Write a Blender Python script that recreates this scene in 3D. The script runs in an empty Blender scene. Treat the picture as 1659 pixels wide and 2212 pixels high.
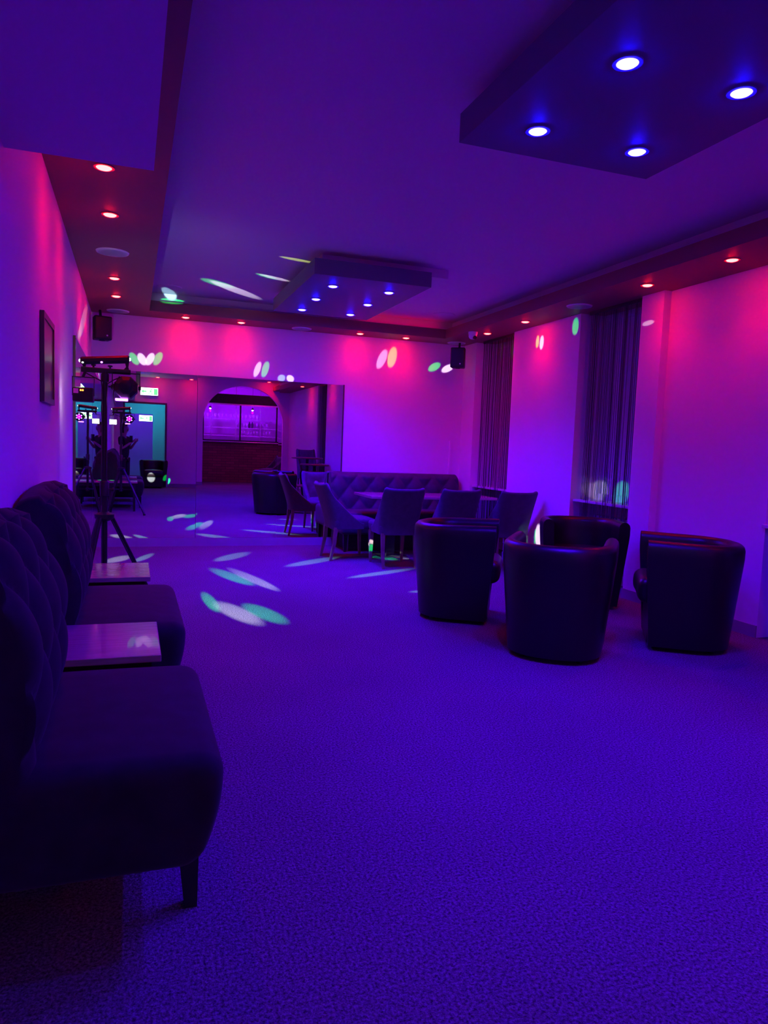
import bpy, bmesh, math, random
from mathutils import Vector, Matrix
random.seed(7)
PI = math.pi
SC = bpy.context.scene
COL = SC.collection

# ------------------------------------------------------------------ camera
CAM_R = ((0.943, 0.007, 0.332), (-0.330, -0.096, 0.939), (0.038, -0.995, -0.088))
cd = bpy.data.cameras.new('camera')
cam = bpy.data.objects.new('camera', cd); COL.objects.link(cam)
cd.sensor_fit = 'VERTICAL'; cd.sensor_height = 24.0; cd.lens = 24.0 * 1552.68 / 2212.0
cd.clip_start = 0.01; cd.clip_end = 100
rx = Vector((CAM_R[0][0], CAM_R[1][0], CAM_R[2][0])).normalized()
fw = Vector((CAM_R[0][2], CAM_R[1][2], CAM_R[2][2])).normalized()
rx = (rx - fw * rx.dot(fw)).normalized()
up = rx.cross(fw)
cam.matrix_world = Matrix((
    (rx.x, up.x, -fw.x, 0.0), (rx.y, up.y, -fw.y, 0.0), (rx.z, up.z, -fw.z, 1.22), (0, 0, 0, 1)))
SC.camera = cam

# ------------------------------------------------------------------ world, exposure
w = bpy.data.worlds.new('night'); SC.world = w; w.use_nodes = True
w.node_tree.nodes['Background'].inputs[0].default_value = (0.01, 0.004, 0.03, 1)
w.node_tree.nodes['Background'].inputs[1].default_value = 0.15
SC.view_settings.view_transform = 'Standard'
SC.view_settings.look = 'None'
SC.view_settings.exposure = 0.0
SC.view_settings.gamma = 1.0
SC.view_settings.use_curve_mapping = False
cy = SC.cycles
cy.caustics_reflective = False; cy.caustics_refractive = False
cy.max_bounces = 10; cy.diffuse_bounces = 5; cy.glossy_bounces = 6
cy.sample_clamp_indirect = 6.0
cy.use_denoising = True

# ------------------------------------------------------------------ light levels
BLUE = (0.06, 0.0, 1.0);  BLUE_W = 168.0
RED = (1.0, 0.0, 0.03);    RED_W = 13.0
BEAM_E = 3.0
D = 8.6            # back wall
XL = -0.42         # left wall
XR = 4.06          # right wall
YR = -2.4          # rear wall
ZS = 2.58          # soffit underside
ZC = 2.80          # ceiling

# ------------------------------------------------------------------ materials
def mat(name, col, rough=0.6, metal=0.0, spec=0.5, sheen=0.0, emit=None, es=0.0,
        bump=None, vary=None, coat=0.0):
    m = bpy.data.materials.new(name); m.use_nodes = True
    nt = m.node_tree; b = nt.nodes['Principled BSDF']
    b.inputs['Base Color'].default_value = (*col, 1)
    b.inputs['Roughness'].default_value = rough
    b.inputs['Metallic'].default_value = metal
    b.inputs['Specular IOR Level'].default_value = spec
    b.inputs['Sheen Weight'].default_value = sheen
    b.inputs['Coat Weight'].default_value = coat
    if emit:
        b.inputs['Emission Color'].default_value = (*emit, 1)
        b.inputs['Emission Strength'].default_value = es
    if bump or vary:
        tc = nt.nodes.new('ShaderNodeTexCoord')
    if vary:
        sc_, amt = vary
        n = nt.nodes.new('ShaderNodeTexNoise'); n.inputs['Scale'].default_value = sc_; n.inputs['Detail'].default_value = 4
        nt.links.new(tc.outputs['Object'], n.inputs['Vector'])
        r = nt.nodes.new('ShaderNodeValToRGB')
        r.color_ramp.elements[0].position = 0.3; r.color_ramp.elements[1].position = 0.7
        r.color_ramp.elements[0].color = (*[c * (1 - amt) for c in col], 1)
        r.color_ramp.elements[1].color = (*[min(1, c * (1 + amt)) for c in col], 1)
        nt.links.new(n.outputs['Fac'], r.inputs['Fac']); nt.links.new(r.outputs['Color'], b.inputs['Base Color'])
    if bump:
        sc_, st = bump
        n = nt.nodes.new('ShaderNodeTexNoise'); n.inputs['Scale'].default_value = sc_; n.inputs['Detail'].default_value = 3
        nt.links.new(tc.outputs['Object'], n.inputs['Vector'])
        bp = nt.nodes.new('ShaderNodeBump'); bp.inputs['Strength'].default_value = st; bp.inputs['Distance'].default_value = 0.01
        nt.links.new(n.outputs['Fac'], bp.inputs['Height']); nt.links.new(bp.outputs['Normal'], b.inputs['Normal'])
    return m

M = {}
M['wall'] = mat('lilac_wall_paint', (0.80, 0.52, 0.80), 0.62, bump=(9, 0.05), spec=0.3)
M['ceiling'] = mat('lilac_ceiling_paint', (0.76, 0.56, 0.78), 0.7, spec=0.2)
M['soffit'] = mat('burgundy_soffit_paint', (0.30, 0.10, 0.11), 0.55, spec=0.3)
M['panel'] = mat('dark_panel_paint', (0.15, 0.16, 0.25), 0.5, spec=0.3)
M['base'] = mat('grey_base_tile', (0.30, 0.27, 0.33), 0.4, vary=(3, 0.12))
M['velvet'] = mat('navy_velvet', (0.018, 0.013, 0.026), 0.8, sheen=0.08, spec=0.2, vary=(14, 0.25))
M['chair'] = mat('violet_grey_velvet', (0.065, 0.05, 0.10), 0.7, sheen=0.1, spec=0.25, vary=(20, 0.15))
M['sofa'] = mat('dark_blue_velvet', (0.04, 0.03, 0.06), 0.6, sheen=0.1, spec=0.35, vary=(16, 0.2))
M['leather'] = mat('black_leather', (0.006, 0.005, 0.006), 0.36, spec=0.55, bump=(160, 0.08))
M['leather_in'] = mat('oxblood_leather', (0.014, 0.007, 0.009), 0.35, spec=0.55, bump=(160, 0.08))
M['wood'] = mat('pale_polished_wood', (0.36, 0.25, 0.24), 0.22, spec=0.6, coat=0.5)
M['legwood'] = mat('stained_leg_wood', (0.20, 0.13, 0.12), 0.4, vary=(12, 0.2))
M['darkwood'] = mat('dark_stained_wood', (0.018, 0.012, 0.012), 0.4, vary=(15, 0.3))
M['redwood'] = mat('red_brown_wood', (0.16, 0.045, 0.05), 0.35)
M['black'] = mat('black_plastic', (0.007, 0.007, 0.010), 0.45, bump=(200, 0.05))
M['blackmetal'] = mat('black_powder_metal', (0.02, 0.018, 0.024), 0.35, metal=0.3)
M['steel'] = mat('brushed_steel', (0.7, 0.7, 0.74), 0.25, metal=1.0, bump=(90, 0.03))
M['greyplastic'] = mat('pale_grey_plastic', (0.85, 0.84, 0.86), 0.45)
M['mirror'] = mat('mirror_silver', (0.90, 0.90, 0.92), 0.0, metal=1.0)
M['string'] = mat('black_violet_string', (0.03, 0.015, 0.04), 0.6)
M['winback'] = mat('closed_window_blind', (0.60, 0.46, 0.64), 0.6, spec=0.3)
M['grille'] = mat('radiator_enamel', (0.33, 0.30, 0.36), 0.4)
M['sill'] = mat('sill_board', (0.6, 0.58, 0.62), 0.3)
M['frame'] = mat('dark_brown_frame', (0.10, 0.05, 0.055), 0.35)
M['print'] = mat('dark_glazed_print', (0.07, 0.03, 0.07), 0.3, spec=0.4)
M['teal'] = mat('corridor_paint', (0.55, 0.75, 0.76), 0.6)
M['skin'] = mat('skin', (0.55, 0.33, 0.26), 0.5)
M['cloth'] = mat('black_cotton', (0.016, 0.015, 0.02), 0.85, bump=(120, 0.1))
M['hair'] = mat('dark_hair', (0.02, 0.014, 0.012), 0.5)
M['glassware'] = mat('clear_glassware', (0.75, 0.75, 0.8), 0.06, spec=0.9)
M['glassware'].node_tree.nodes['Principled BSDF'].inputs['Alpha'].default_value = 0.8
M['shelfglass'] = mat('shelf_glass', (0.85, 0.86, 0.9), 0.05, spec=0.9)
M['bottle'] = mat('dark_bottle_glass', (0.02, 0.03, 0.025), 0.1, spec=0.8)
def emat(name, col, s):
    return mat(name, (0.02, 0.02, 0.02), 0.4, emit=col, es=s)
M['em_blue'] = emat('blue_lamp_lens', (0.0036, 0.0026, 1.0), 420)
M['em_red'] = emat('red_lamp_lens', (1.0, 0.0055, 0.0055), 150)
M['em_white'] = emat('white_strobe_lens', (0.85, 0.95, 1.0), 22)
M['em_violet'] = emat('violet_led', (0.55, 0.10, 1.0), 9)
M['em_vled'] = emat('blue_violet_led', (0.35, 0.22, 1.0), 5)
M['em_digit'] = emat('orange_led_digit', (1.0, 0.18, 0.02), 7)
M['em_exitw'] = emat('lit_sign_white', (0.72, 1.0, 0.76), 5.0)
M['em_exitg'] = emat('lit_sign_green', (0.12, 0.9, 0.22), 2.0)
M['em_barlamp'] = emat('bar_lamp_lens', (0.65, 0.65, 1.0), 26)
M['em_redstrip'] = emat('red_led_strip', (1.0, 0.0, 0.05), 5)

# carpet: grey loop pile, speckled
def carpet():
    m = mat('speckled_carpet', (0.3, 0.3, 0.3), 0.95, spec=0.05)
    nt = m.node_tree; b = nt.nodes['Principled BSDF']
    tc = nt.nodes.new('ShaderNodeTexCoord')
    n1 = nt.nodes.new('ShaderNodeTexNoise'); n1.inputs['Scale'].default_value = 120; n1.inputs['Detail'].default_value = 3; n1.inputs['Roughness'].default_value = 0.7
    n2 = nt.nodes.new('ShaderNodeTexNoise'); n2.inputs['Scale'].default_value = 1.4; n2.inputs['Detail'].default_value = 3
    v = nt.nodes.new('ShaderNodeTexVoronoi'); v.inputs['Scale'].default_value = 190
    for n in (n1, n2, v): nt.links.new(tc.outputs['Object'], n.inputs['Vector'])
    r = nt.nodes.new('ShaderNodeValToRGB')
    r.color_ramp.elements[0].position = 0.34; r.color_ramp.elements[0].color = (0.06, 0.055, 0.065, 1)
    r.color_ramp.elements[1].position = 0.68; r.color_ramp.elements[1].color = (0.36, 0.33, 0.38, 1)
    nt.links.new(n1.outputs['Fac'], r.inputs['Fac'])
    mx = nt.nodes.new('ShaderNodeMix'); mx.data_type = 'RGBA'; mx.blend_type = 'MULTIPLY'
    mx.inputs['Factor'].default_value = 0.35
    nt.links.new(r.outputs['Color'], mx.inputs['A']); nt.links.new(n2.outputs['Fac'], mx.inputs['B'])
    nt.links.new(mx.outputs['Result'], b.inputs['Base Color'])
    ad = nt.nodes.new('ShaderNodeMath'); ad.operation = 'ADD'
    nt.links.new(n1.outputs['Fac'], ad.inputs[0]); nt.links.new(v.outputs['Distance'], ad.inputs[1])
    bp = nt.nodes.new('ShaderNodeBump'); bp.inputs['Strength'].default_value = 0.55; bp.inputs['Distance'].default_value = 0.008
    nt.links.new(ad.outputs[0], bp.inputs['Height']); nt.links.new(bp.outputs['Normal'], b.inputs['Normal'])
    return m
M['carpet'] = carpet()

def grain(m, c1, c2, sc=(1.2, 14, 14)):
    nt = m.node_tree; b = nt.nodes['Principled BSDF']
    tc = nt.nodes.new('ShaderNodeTexCoord'); mp = nt.nodes.new('ShaderNodeMapping'); mp.inputs['Scale'].default_value = sc
    n = nt.nodes.new('ShaderNodeTexNoise'); n.inputs['Scale'].default_value = 6; n.inputs['Detail'].default_value = 5
    r = nt.nodes.new('ShaderNodeValToRGB'); r.color_ramp.elements[0].position = 0.35; r.color_ramp.elements[1].position = 0.65
    r.color_ramp.elements[0].color = (*c1, 1); r.color_ramp.elements[1].color = (*c2, 1)
    nt.links.new(tc.outputs['Object'], mp.inputs['Vector']); nt.links.new(mp.outputs['Vector'], n.inputs['Vector'])
    nt.links.new(n.outputs['Fac'], r.inputs['Fac']); nt.links.new(r.outputs['Color'], b.inputs['Base Color'])
grain(M['wood'], (0.34, 0.24, 0.23), (0.44, 0.32, 0.30))

def brick():
    m = mat('dark_red_brick', (0.2, 0.05, 0.05), 0.8)
    nt = m.node_tree; b = nt.nodes['Principled BSDF']
    tc = nt.nodes.new('ShaderNodeTexCoord'); mp = nt.nodes.new('ShaderNodeMapping')
    mp.inputs['Rotation'].default_value = (PI / 2, 0, 0)
    t = nt.nodes.new('ShaderNodeTexBrick')
    t.inputs['Color1'].default_value = (0.26, 0.08, 0.08, 1); t.inputs['Color2'].default_value = (0.17, 0.05, 0.055, 1)
    t.inputs['Mortar'].default_value = (0.07, 0.04, 0.05, 1)
    t.inputs['Scale'].default_value = 1.0; t.inputs['Brick Width'].default_value = 0.25; t.inputs['Row Height'].default_value = 0.075
    t.inputs['Mortar Size'].default_value = 0.006
    nt.links.new(tc.outputs['Object'], mp.inputs['Vector']); nt.links.new(mp.outputs['Vector'], t.inputs['Vector'])
    nt.links.new(t.outputs['Color'], b.inputs['Base Color'])
    return m
M['brick'] = brick()

# ------------------------------------------------------------------ mesh helpers
def obj(name, bm, m, parent=None, smooth=False, loc=None, bevel=0.0):
    me = bpy.data.meshes.new(name)
    bmesh.ops.recalc_face_normals(bm, faces=bm.faces)
    bm.to_mesh(me); bm.free()
    for mm in (m if isinstance(m, (list, tuple)) else [m]): me.materials.append(mm)
    if smooth:
        for p in me.polygons: p.use_smooth = True
    o = bpy.data.objects.new(name, me); COL.objects.link(o)
    if parent: o.parent = parent
    if loc: o.location = loc
    if bevel:
        b = o.modifiers.new('bevel', 'BEVEL'); b.width = bevel; b.segments = 2; b.limit_method = 'ANGLE'
    if smooth:
        try:
            me.set_sharp_from_angle(angle=math.radians(50))
        except Exception: pass
    return o

def box(bm, x0, x1, y0, y1, z0, z1, mi=0):
    vs = [bm.verts.new(p) for p in ((x0, y0, z0), (x1, y0, z0), (x1, y1, z0), (x0, y1, z0),
                                    (x0, y0, z1), (x1, y0, z1), (x1, y1, z1), (x0, y1, z1))]
    for f in ((0, 3, 2, 1), (4, 5, 6, 7), (0, 1, 5, 4), (1, 2, 6, 5), (2, 3, 7, 6), (3, 0, 4, 7)):
        bm.faces.new([vs[i] for i in f]).material_index = mi
    return vs

def B(*args):
    bm = bmesh.new(); box(bm, *args); return bm

def rbox(hx, hy, hz, r, n=5, c=(0, 0, 0), fn=None, bm=None, rs=4):
    """rounded box on a dense grid, optional vertex function"""
    bm = bm or bmesh.new()
    def axis(h):
        inner = h - r
        a = [-h + r * (1 - math.cos(i / rs * PI / 2)) for i in range(rs)]
        mid = [-inner + 2 * inner * i / n for i in range(n + 1)]
        return a + mid + [-x for x in reversed(a)]
    ax = [axis(hx), axis(hy), axis(hz)]; H = (hx, hy, hz)
    cache = {}
    def V(p):
        k = tuple(round(x, 6) for x in p)
        if k not in cache:
            q = Vector([max(-(H[i] - r), min(H[i] - r, p[i])) for i in range(3)])
            d = Vector(p) - q
            v = q + d.normalized() * r if d.length > 1e-9 else q
            if fn: v = Vector(fn(v))
            cache[k] = bm.verts.new(v + Vector(c))
        return cache[k]
    for a in range(3):
        u, w_ = (a + 1) % 3, (a + 2) % 3
        for s in (-1, 1):
            for i in range(len(ax[u]) - 1):
                for j in range(len(ax[w_]) - 1):
                    q = []
                    for (du, dv) in ((0, 0), (1, 0), (1, 1), (0, 1)):
                        p = [0, 0, 0]; p[a] = s * H[a]; p[u] = ax[u][i + du]; p[w_] = ax[w_][j + dv]
                        q.append(V(p))
                    if len(set(q)) == 4:
                        try: bm.faces.new(q if s > 0 else q[::-1])
                        except ValueError: pass
    return bm

def tube(bm, a, b, r0, r1=None, n=12, cap=True):
    a, b = Vector(a), Vector(b); r1 = r0 if r1 is None else r1
    d = (b - a).normalized(); u = d.orthogonal().normalized(); v = d.cross(u)
    A = []; Bq = []
    for i in range(n):
        t = 2 * PI * i / n; e = u * math.cos(t) + v * math.sin(t)
        A.append(bm.verts.new(a + e * r0)); Bq.append(bm.verts.new(b + e * r1))
    for i in range(n):
        bm.faces.new((A[i], A[(i + 1) % n], Bq[(i + 1) % n], Bq[i]))
    if cap:
        bm.faces.new(A[::-1]); bm.faces.new(Bq)
    return bm

def lathe(bm, prof, n=24, c=(0, 0, 0)):
    rings = []
    for (r, z) in prof:
        if r < 1e-6: rings.append([bm.verts.new((c[0], c[1], c[2] + z))])
        else: rings.append([bm.verts.new((c[0] + r * math.cos(2 * PI * i / n), c[1] + r * math.sin(2 * PI * i / n), c[2] + z)) for i in range(n)])
    for k in range(len(rings) - 1):
        a, b = rings[k], rings[k + 1]
        for i in range(n):
            j = (i + 1) % n
            if len(a) == 1 and len(b) == 1: continue
            if len(a) == 1: bm.faces.new((a[0], b[j], b[i]))
            elif len(b) == 1: bm.faces.new((a[i], a[j], b[0]))
            else: bm.faces.new((a[i], a[j], b[j], b[i]))
    if len(rings[0]) > 1: bm.faces.new(rings[0][::-1])
    if len(rings[-1]) > 1: bm.faces.new(rings[-1])
    return bm

def prism(bm, pts, axis, a, b):
    """polygon pts (2D) extruded along axis between a and b"""
    def P(p, t):
        q = [0, 0, 0]; q[axis] = t; o = [i for i in range(3) if i != axis]
        q[o[0]], q[o[1]] = p; return q
    A = [bm.verts.new(P(p, a)) for p in pts]; Bv = [bm.verts.new(P(p, b)) for p in pts]
    n = len(pts)
    for i in range(n): bm.faces.new((A[i], A[(i + 1) % n], Bv[(i + 1) % n], Bv[i]))
    bm.faces.new(A[::-1]); bm.faces.new(Bv)
    return bm

def loft(bm, rings, closed_ring=True, cap=True):
    V = [[bm.verts.new(p) for p in r] for r in rings]
    n = len(V[0])
    for k in range(len(V) - 1):
        for i in range(n if closed_ring else n - 1):
            j = (i + 1) % n
            bm.faces.new((V[k][i], V[k][j], V[k + 1][j], V[k + 1][i]))
    if cap:
        bm.faces.new(V[0][::-1]); bm.faces.new(V[-1])
    return bm

def cable(bm, pts, r=0.004, n=6):
    for a, b in zip(pts[:-1], pts[1:]): tube(bm, a, b, r, n=n)
    return bm

def tag(o, label, cat, group=None):
    o['label'] = label; o['category'] = cat
    if group: o['group'] = group
    return o

def thing(name, label, cat, loc=(0, 0, 0), rz=0.0, group=None):
    o = bpy.data.objects.new(name, None); COL.objects.link(o)
    o.empty_display_size = 0.1; o.location = loc; o.rotation_euler = (0, 0, rz)
    return tag(o, label, cat, group)

def struct(name, bm, m, smooth=False):
    o = obj(name, bm, m, smooth=smooth); o['kind'] = 'structure'; return o

def dup(root, loc, rz=None, label=None, group=None, rot=None):
    r = root.copy(); COL.objects.link(r); r.location = loc
    if rz is not None: r.rotation_euler = (0, 0, rz)
    if rot is not None: r.rotation_euler = rot
    if label: r['label'] = label
    if group: r['group'] = group
    for ch in list(root.children):
        c = ch.copy(); COL.objects.link(c); c.parent = r
        for g in list(ch.children):
            d = g.copy(); COL.objects.link(d); d.parent = c
    return r

def lamp(kind, name, loc, power, col, target=None, parent=None, size=60, blend=0.5, rad=0.02, scale=None):
    l = bpy.data.lights.new(name, kind); l.energy = power; l.color = col
    if kind in ('SPOT', 'POINT'): l.shadow_soft_size = rad
    if kind == 'SPOT': l.spot_size = math.radians(size); l.spot_blend = blend
    o = bpy.data.objects.new(name, l); COL.objects.link(o)
    o.location = loc
    if target is not None:
        d = Vector(target) - Vector(loc)
        o.rotation_euler = d.to_track_quat('-Z', 'Y').to_euler()
    if parent: o.parent = parent
    return o

# ------------------------------------------------------------------ room shell
def floor():
    bm = bmesh.new(); box(bm, XL - 0.1, XR + 0.6, -7.0, D + 0.1, -0.05, 0.0)
    return struct('floor', bm, M['carpet'])
floor()
struct('ceiling', B(XL - 0.1, XR + 0.6, YR - 0.1, D + 0.1, ZC, ZC + 0.05), M['ceiling'])
struct('wall_left', B(XL - 0.1, XL, YR - 0.1, D + 0.1, 0, ZC), M['wall'])
struct('wall_back', B(XL, XR + 0.6, D, D + 0.1, 0, ZC), M['wall'])

# right wall: full-height window niches between piers
NICHES = [(7.31, 8.25), (5.15, 6.03), (2.90, 3.78), (0.80, 1.62)]
def right_wall():
    bm = bmesh.new()
    piers = [(8.25, D, XR), (6.03, 7.31, XR), (4.88, 5.15, XR), (3.78, 4.88, XR + 0.07), (1.62, 2.90, XR), (YR, 0.80, XR)]
    for y0, y1, x in piers: box(bm, x, XR + 0.42, y0, y1, 0, ZC)
    for y0, y1 in NICHES: box(bm, XR + 0.36, XR + 0.42, y0, y1, 0, ZC)
    return struct('wall_right', bm, M['wall'])
right_wall()

# rear wall with a doorway and a wide arch (seen in the mirrors)
AX0, AX1, ASP, ATOP = 1.77, 3.90, 1.64, 2.66
def rear_wall():
    bm = bmesh.new()
    dx0, dx1, dz = -0.16, 0.82, 2.13
    y0, y1 = YR - 0.12, YR
    box(bm, XL - 0.1, dx0, y0, y1, 0, ZC)
    box(bm, dx0, dx1, y0, y1, dz, ZC)
    box(bm, dx1, AX0, y0, y1, 0, ZC)
    box(bm, AX1, XR + 0.42, y0, y1, 0, ZC)
    cx_, hw = (AX0 + AX1) / 2, (AX1 - AX0) / 2
    pts = [(AX0, ASP)]
    for i in range(1, 48):
        t = PI - PI * i / 48
        pts.append((cx_ + hw * math.cos(t), ASP + (ATOP - ASP) * math.sin(t) ** 0.9))
    pts.append((AX1, ASP))
    for (xa, za), (xb, zb) in zip(pts[:-1], pts[1:]):
        prism(bm, [(xa, za), (xb, zb), (xb, ZC), (xa, ZC)], 1, y0, y1)
    return struct('wall_rear', bm, M['wall'])
rear_wall()

# dark lighting soffit round the room, its lip and the set-back strip behind the lip
def soffit():
    bm = bmesh.new()
    z0, z1 = ZS, ZS + 0.11
    box(bm, XL, 0.17, YR, D, z0, z1)
    box(bm, 3.60, XR + 0.36, YR, D, z0, z1)
    box(bm, 0.17, 3.60, 8.18, D, z0, z1)
    return struct('trim_1', bm, M['soffit'])
soffit()
def strip():
    bm = bmesh.new()
    z0, z1 = ZS + 0.11, ZC
    box(bm, XL, 0.02, YR, D, z0, z1)
    box(bm, 3.75, XR + 0.36, YR, D, z0, z1)
    box(bm, 0.02, 3.75, 8.33, D, z0, z1)
    return struct('trim_2', bm, M['ceiling'])
strip()
# lower boxed beam over the near left
struct('trim_3', B(XL, 0.071, YR, 2.87, 2.20, ZS), M['ceiling'])
# skirting
struct('baseboard_right', (lambda bm: [box(bm, x - 0.012, x, y0, y1, 0, 0.085) for y0, y1, x in
        ((8.25, D, XR), (6.03, 7.31, XR), (4.88, 5.15, XR), (3.78, 4.88, XR + 0.07), (1.62, 2.9, XR), (YR, 0.8, XR))] and bm)(bmesh.new()), M['base'])
struct('baseboard_back', B(XL, XR, D - 0.025, D, 0, 0.095), M['base'])
struct('baseboard_rear', (lambda bm: [box(bm, x0, x1, YR, YR + 0.015, 0, 0.09) for x0, x1 in ((0.9, AX0), (XL, -0.2))] and bm)(bmesh.new()), M['base'])
struct('trim_4', B(3.905, 3.93, D - 0.02, D, 0.9, 1.35), M['wall'])     # slim cable cover up the back wall
# window niches: dark night panes with frames, a sill board each
for i, (y0, y1) in enumerate(NICHES):
    bm = bmesh.new()
    box(bm, XR + 0.30, XR + 0.36, y0, y1, 0.80, ZS)
    wn = struct('window_%d' % (i + 1), bm, M['winback'])
    fr = bmesh.new()
    for a, b in ((y0, y0 + 0.06), (y1 - 0.06, y1)): box(fr, XR + 0.27, XR + 0.31, a, b, 0.80, ZS)
    for a, b in ((0.80, 0.86), (ZS - 0.06, ZS)): box(fr, XR + 0.272, XR + 0.312, y0 + 0.06, y1 - 0.06, a, b)
    obj('window_frame', fr, M['winback'], wn)
    obj('window_sill', B(XR + 0.03, XR + 0.30, y0 + 0.002, y1 - 0.002, 0.775, 0.80), M['sill'], wn, bevel=0.004)

# corridor behind the doorway and bar room behind the arch
def corridor():
    bm = bmesh.new()
    box(bm, 0.90, 1.0, -6.0, YR - 0.12, 0, 2.5)
    box(bm, -0.45, -0.35, -6.0, YR - 0.12, 0, 2.5)
    box(bm, 0.56, 0.90, -4.1, -4.0, 0, 2.5)
    box(bm, -0.35, 0.56, -4.1, -4.0, 1.92, 2.5)
    box(bm, -0.45, 1.0, -6.1, -6.0, 0, 2.5)
    box(bm, -0.45, 1.0, -6.0, YR - 0.12, 2.5, 2.6)
    return struct('wall_corridor', bm, M['teal'])
corridor()
def door_frame():
    bm = bmesh.new()
    for a, b in ((-0.20, -0.16), (0.82, 0.86)): box(bm, a, b, YR - 0.13, YR + 0.02, 0, 2.17)
    box(bm, -0.16, 0.82, YR - 0.13, YR + 0.02, 2.13, 2.17)
    return struct('door_1', bm, M['frame'])
door_frame()
def barroom():
    bm = bmesh.new()
    box(bm, 1.0, 1.1, -6.6, YR - 0.12, 0, 2.9)
    box(bm, XR + 0.9, XR + 1.0, -6.6, YR - 0.12, 0, 2.9)
    box(bm, 1.0, XR + 1.0, -6.7, -6.6, 0, 2.9)
    box(bm, 1.0, XR + 1.0, -6.7, YR - 0.12, 2.9, 3.0)
    box(bm, XR + 0.42, XR + 1.0, YR - 0.12, YR - 0.1, 0, 2.9)
    return struct('wall_bar', bm, M['wall'])
barroom()

# ------------------------------------------------------------------ hung ceiling panels
def ceiling_panel(y0, y1, label, core):
    t = thing('ceiling_panel', label, 'ceiling panel', (1.89, (y0 + y1) / 2, ZC))
    hx, hy = 0.51, (y1 - y0) / 2
    obj('slab', B(-hx, hx, -hy, hy, 2.60 - ZC, 2.725 - ZC), M['panel'], t)
    obj('hanger_block', B(-hx + core, hx + core * 2.2, -hy + core + 0.05, hy - core, 2.725 - ZC, 0), M['ceiling'], t)
    return t
ceiling_panel(1.32, 3.08, 'near large dark ceiling panel with blue downlights, upper right of the picture', 0.12)
ceiling_panel(5.80, 7.60, 'smaller looking dark ceiling panel with six blue downlights, farther down the room', 0.10)

# ------------------------------------------------------------------ downlights
def downlight(kind, loc, label, group, first=[{}]):
    cache = first[0]
    if kind not in cache:
        t = thing('downlight', label, 'downlight', loc, 0, group)
        bm = bmesh.new(); lathe(bm, [(0.040, -0.004), (0.052, -0.005), (0.054, 0.0), (0.040, 0.0), (0.040, -0.004)], 28)
        obj('trim_ring', bm, M['soffit'] if kind == 'red' else M['panel'], t, True)
        bm = bmesh.new(); lathe(bm, [(0.0, -0.014), (0.02, -0.0125), (0.032, -0.009), (0.0385, -0.004), (0.0395, 0.0), (0.0, 0.0)], 28)
        obj('lens', bm, M['em_blue'] if kind == 'blue' else M['em_red'], t, True)
        cache[kind] = t
    else:
        t = dup(cache[kind], loc, None, label, group)
    return t
ORD = ['nearest', 'second', 'third', 'fourth', 'fifth', 'sixth']
for pi, ys in enumerate(((2.83, 2.237, 1.64), (6.165, 6.775, 7.362))):
    for xi, x in enumerate((1.633, 2.147)):
        for yi, y in enumerate(ys):
            pn = 'near ceiling panel' if pi == 0 else 'far ceiling panel'
            side = 'left row' if xi == 0 else 'right row'
            pos = ('far', 'middle', 'near')[yi] if pi == 0 else ('near', 'middle', 'far')[yi]
            t = downlight('blue', (x, y, 2.60), 'blue lit downlight at the %s end of the %s under the %s' % (pos, side, pn)
                          if pos != 'middle' else 'blue lit downlight midway along the %s under the %s' % (side, pn), 'blue panel downlights')
            lamp('SPOT', 'blue_beam', (x, y, 2.58), BLUE_W * (1.0 if pi else (0.85, 0.50, 0.22)[yi]), BLUE, (x, y, 0), size=142, blend=0.8, rad=0.03)
for k, x in enumerate((0.10, 2.55)):  # added pair of lamps, out of view, to bring blue onto the rear wall
    downlight('blue', (x, -1.25, ZC), 'added blue fill downlight in the rear ceiling %s' % ('in front of the doorway', 'in front of the arch')[k], 'added blue rear fill lights')
    lamp('SPOT', 'blue_beam', (x, -1.25, ZC - 0.02), BLUE_W * 0.6, BLUE, (x, -1.25, 0), size=92, blend=0.9, rad=0.03)
REDS = [(-0.133, 4.85, 'second red downlight along the left soffit, counted from the boxed beam'),
        (-0.140, 4.04, 'red downlight on the left soffit just past the boxed beam'),
        (-0.147, 6.71, 'third red downlight along the left soffit, beyond the first white ceiling speaker'),
        (-0.148, 7.53, 'last red downlight on the left soffit before the corner speaker'),
        (0.556, 8.385, 'leftmost red downlight on the back soffit'),
        (1.164, 8.385, 'second red downlight from the left on the back soffit'),
        (2.575, 8.385, 'red downlight on the back soffit right of the middle ceiling speaker'),
        (3.165, 8.385, 'rightmost red downlight on the back soffit'),
        (3.845, 7.55, 'red downlight beside the dome camera on the right soffit'),
        (3.830, 6.68, 'red downlight above the wall pier between the two curtains'),
        (3.823, 4.80, 'red downlight above the pilaster on the right soffit'),
        (3.823, 3.95, 'red downlight on the right soffit nearest the camera'),
        (3.823, 2.10, 'red downlight over the bistro tables behind the picture'),
        (3.823, 0.20, 'red downlight on the right soffit by the arch'),
        (0.62, YR + 0.22, 'red downlight over the rear doorway seen in the mirror'),
        (1.45, YR + 0.22, 'red downlight over the wall between doorway and arch'),
        (3.45, YR + 0.22, 'red downlight over the right shoulder of the arch')]
for x, y, lb in REDS:
    zz = ZC if y < YR + 0.5 else ZS
    t = downlight('red', (x, y, zz), lb, 'red soffit downlights')
    lamp('SPOT', 'red_beam', (x, y, zz - 0.02), RED_W * (0.5 if y < 0 else 1.0), RED, (x, y, 0), size=118, blend=0.9, rad=0.03)

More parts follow.
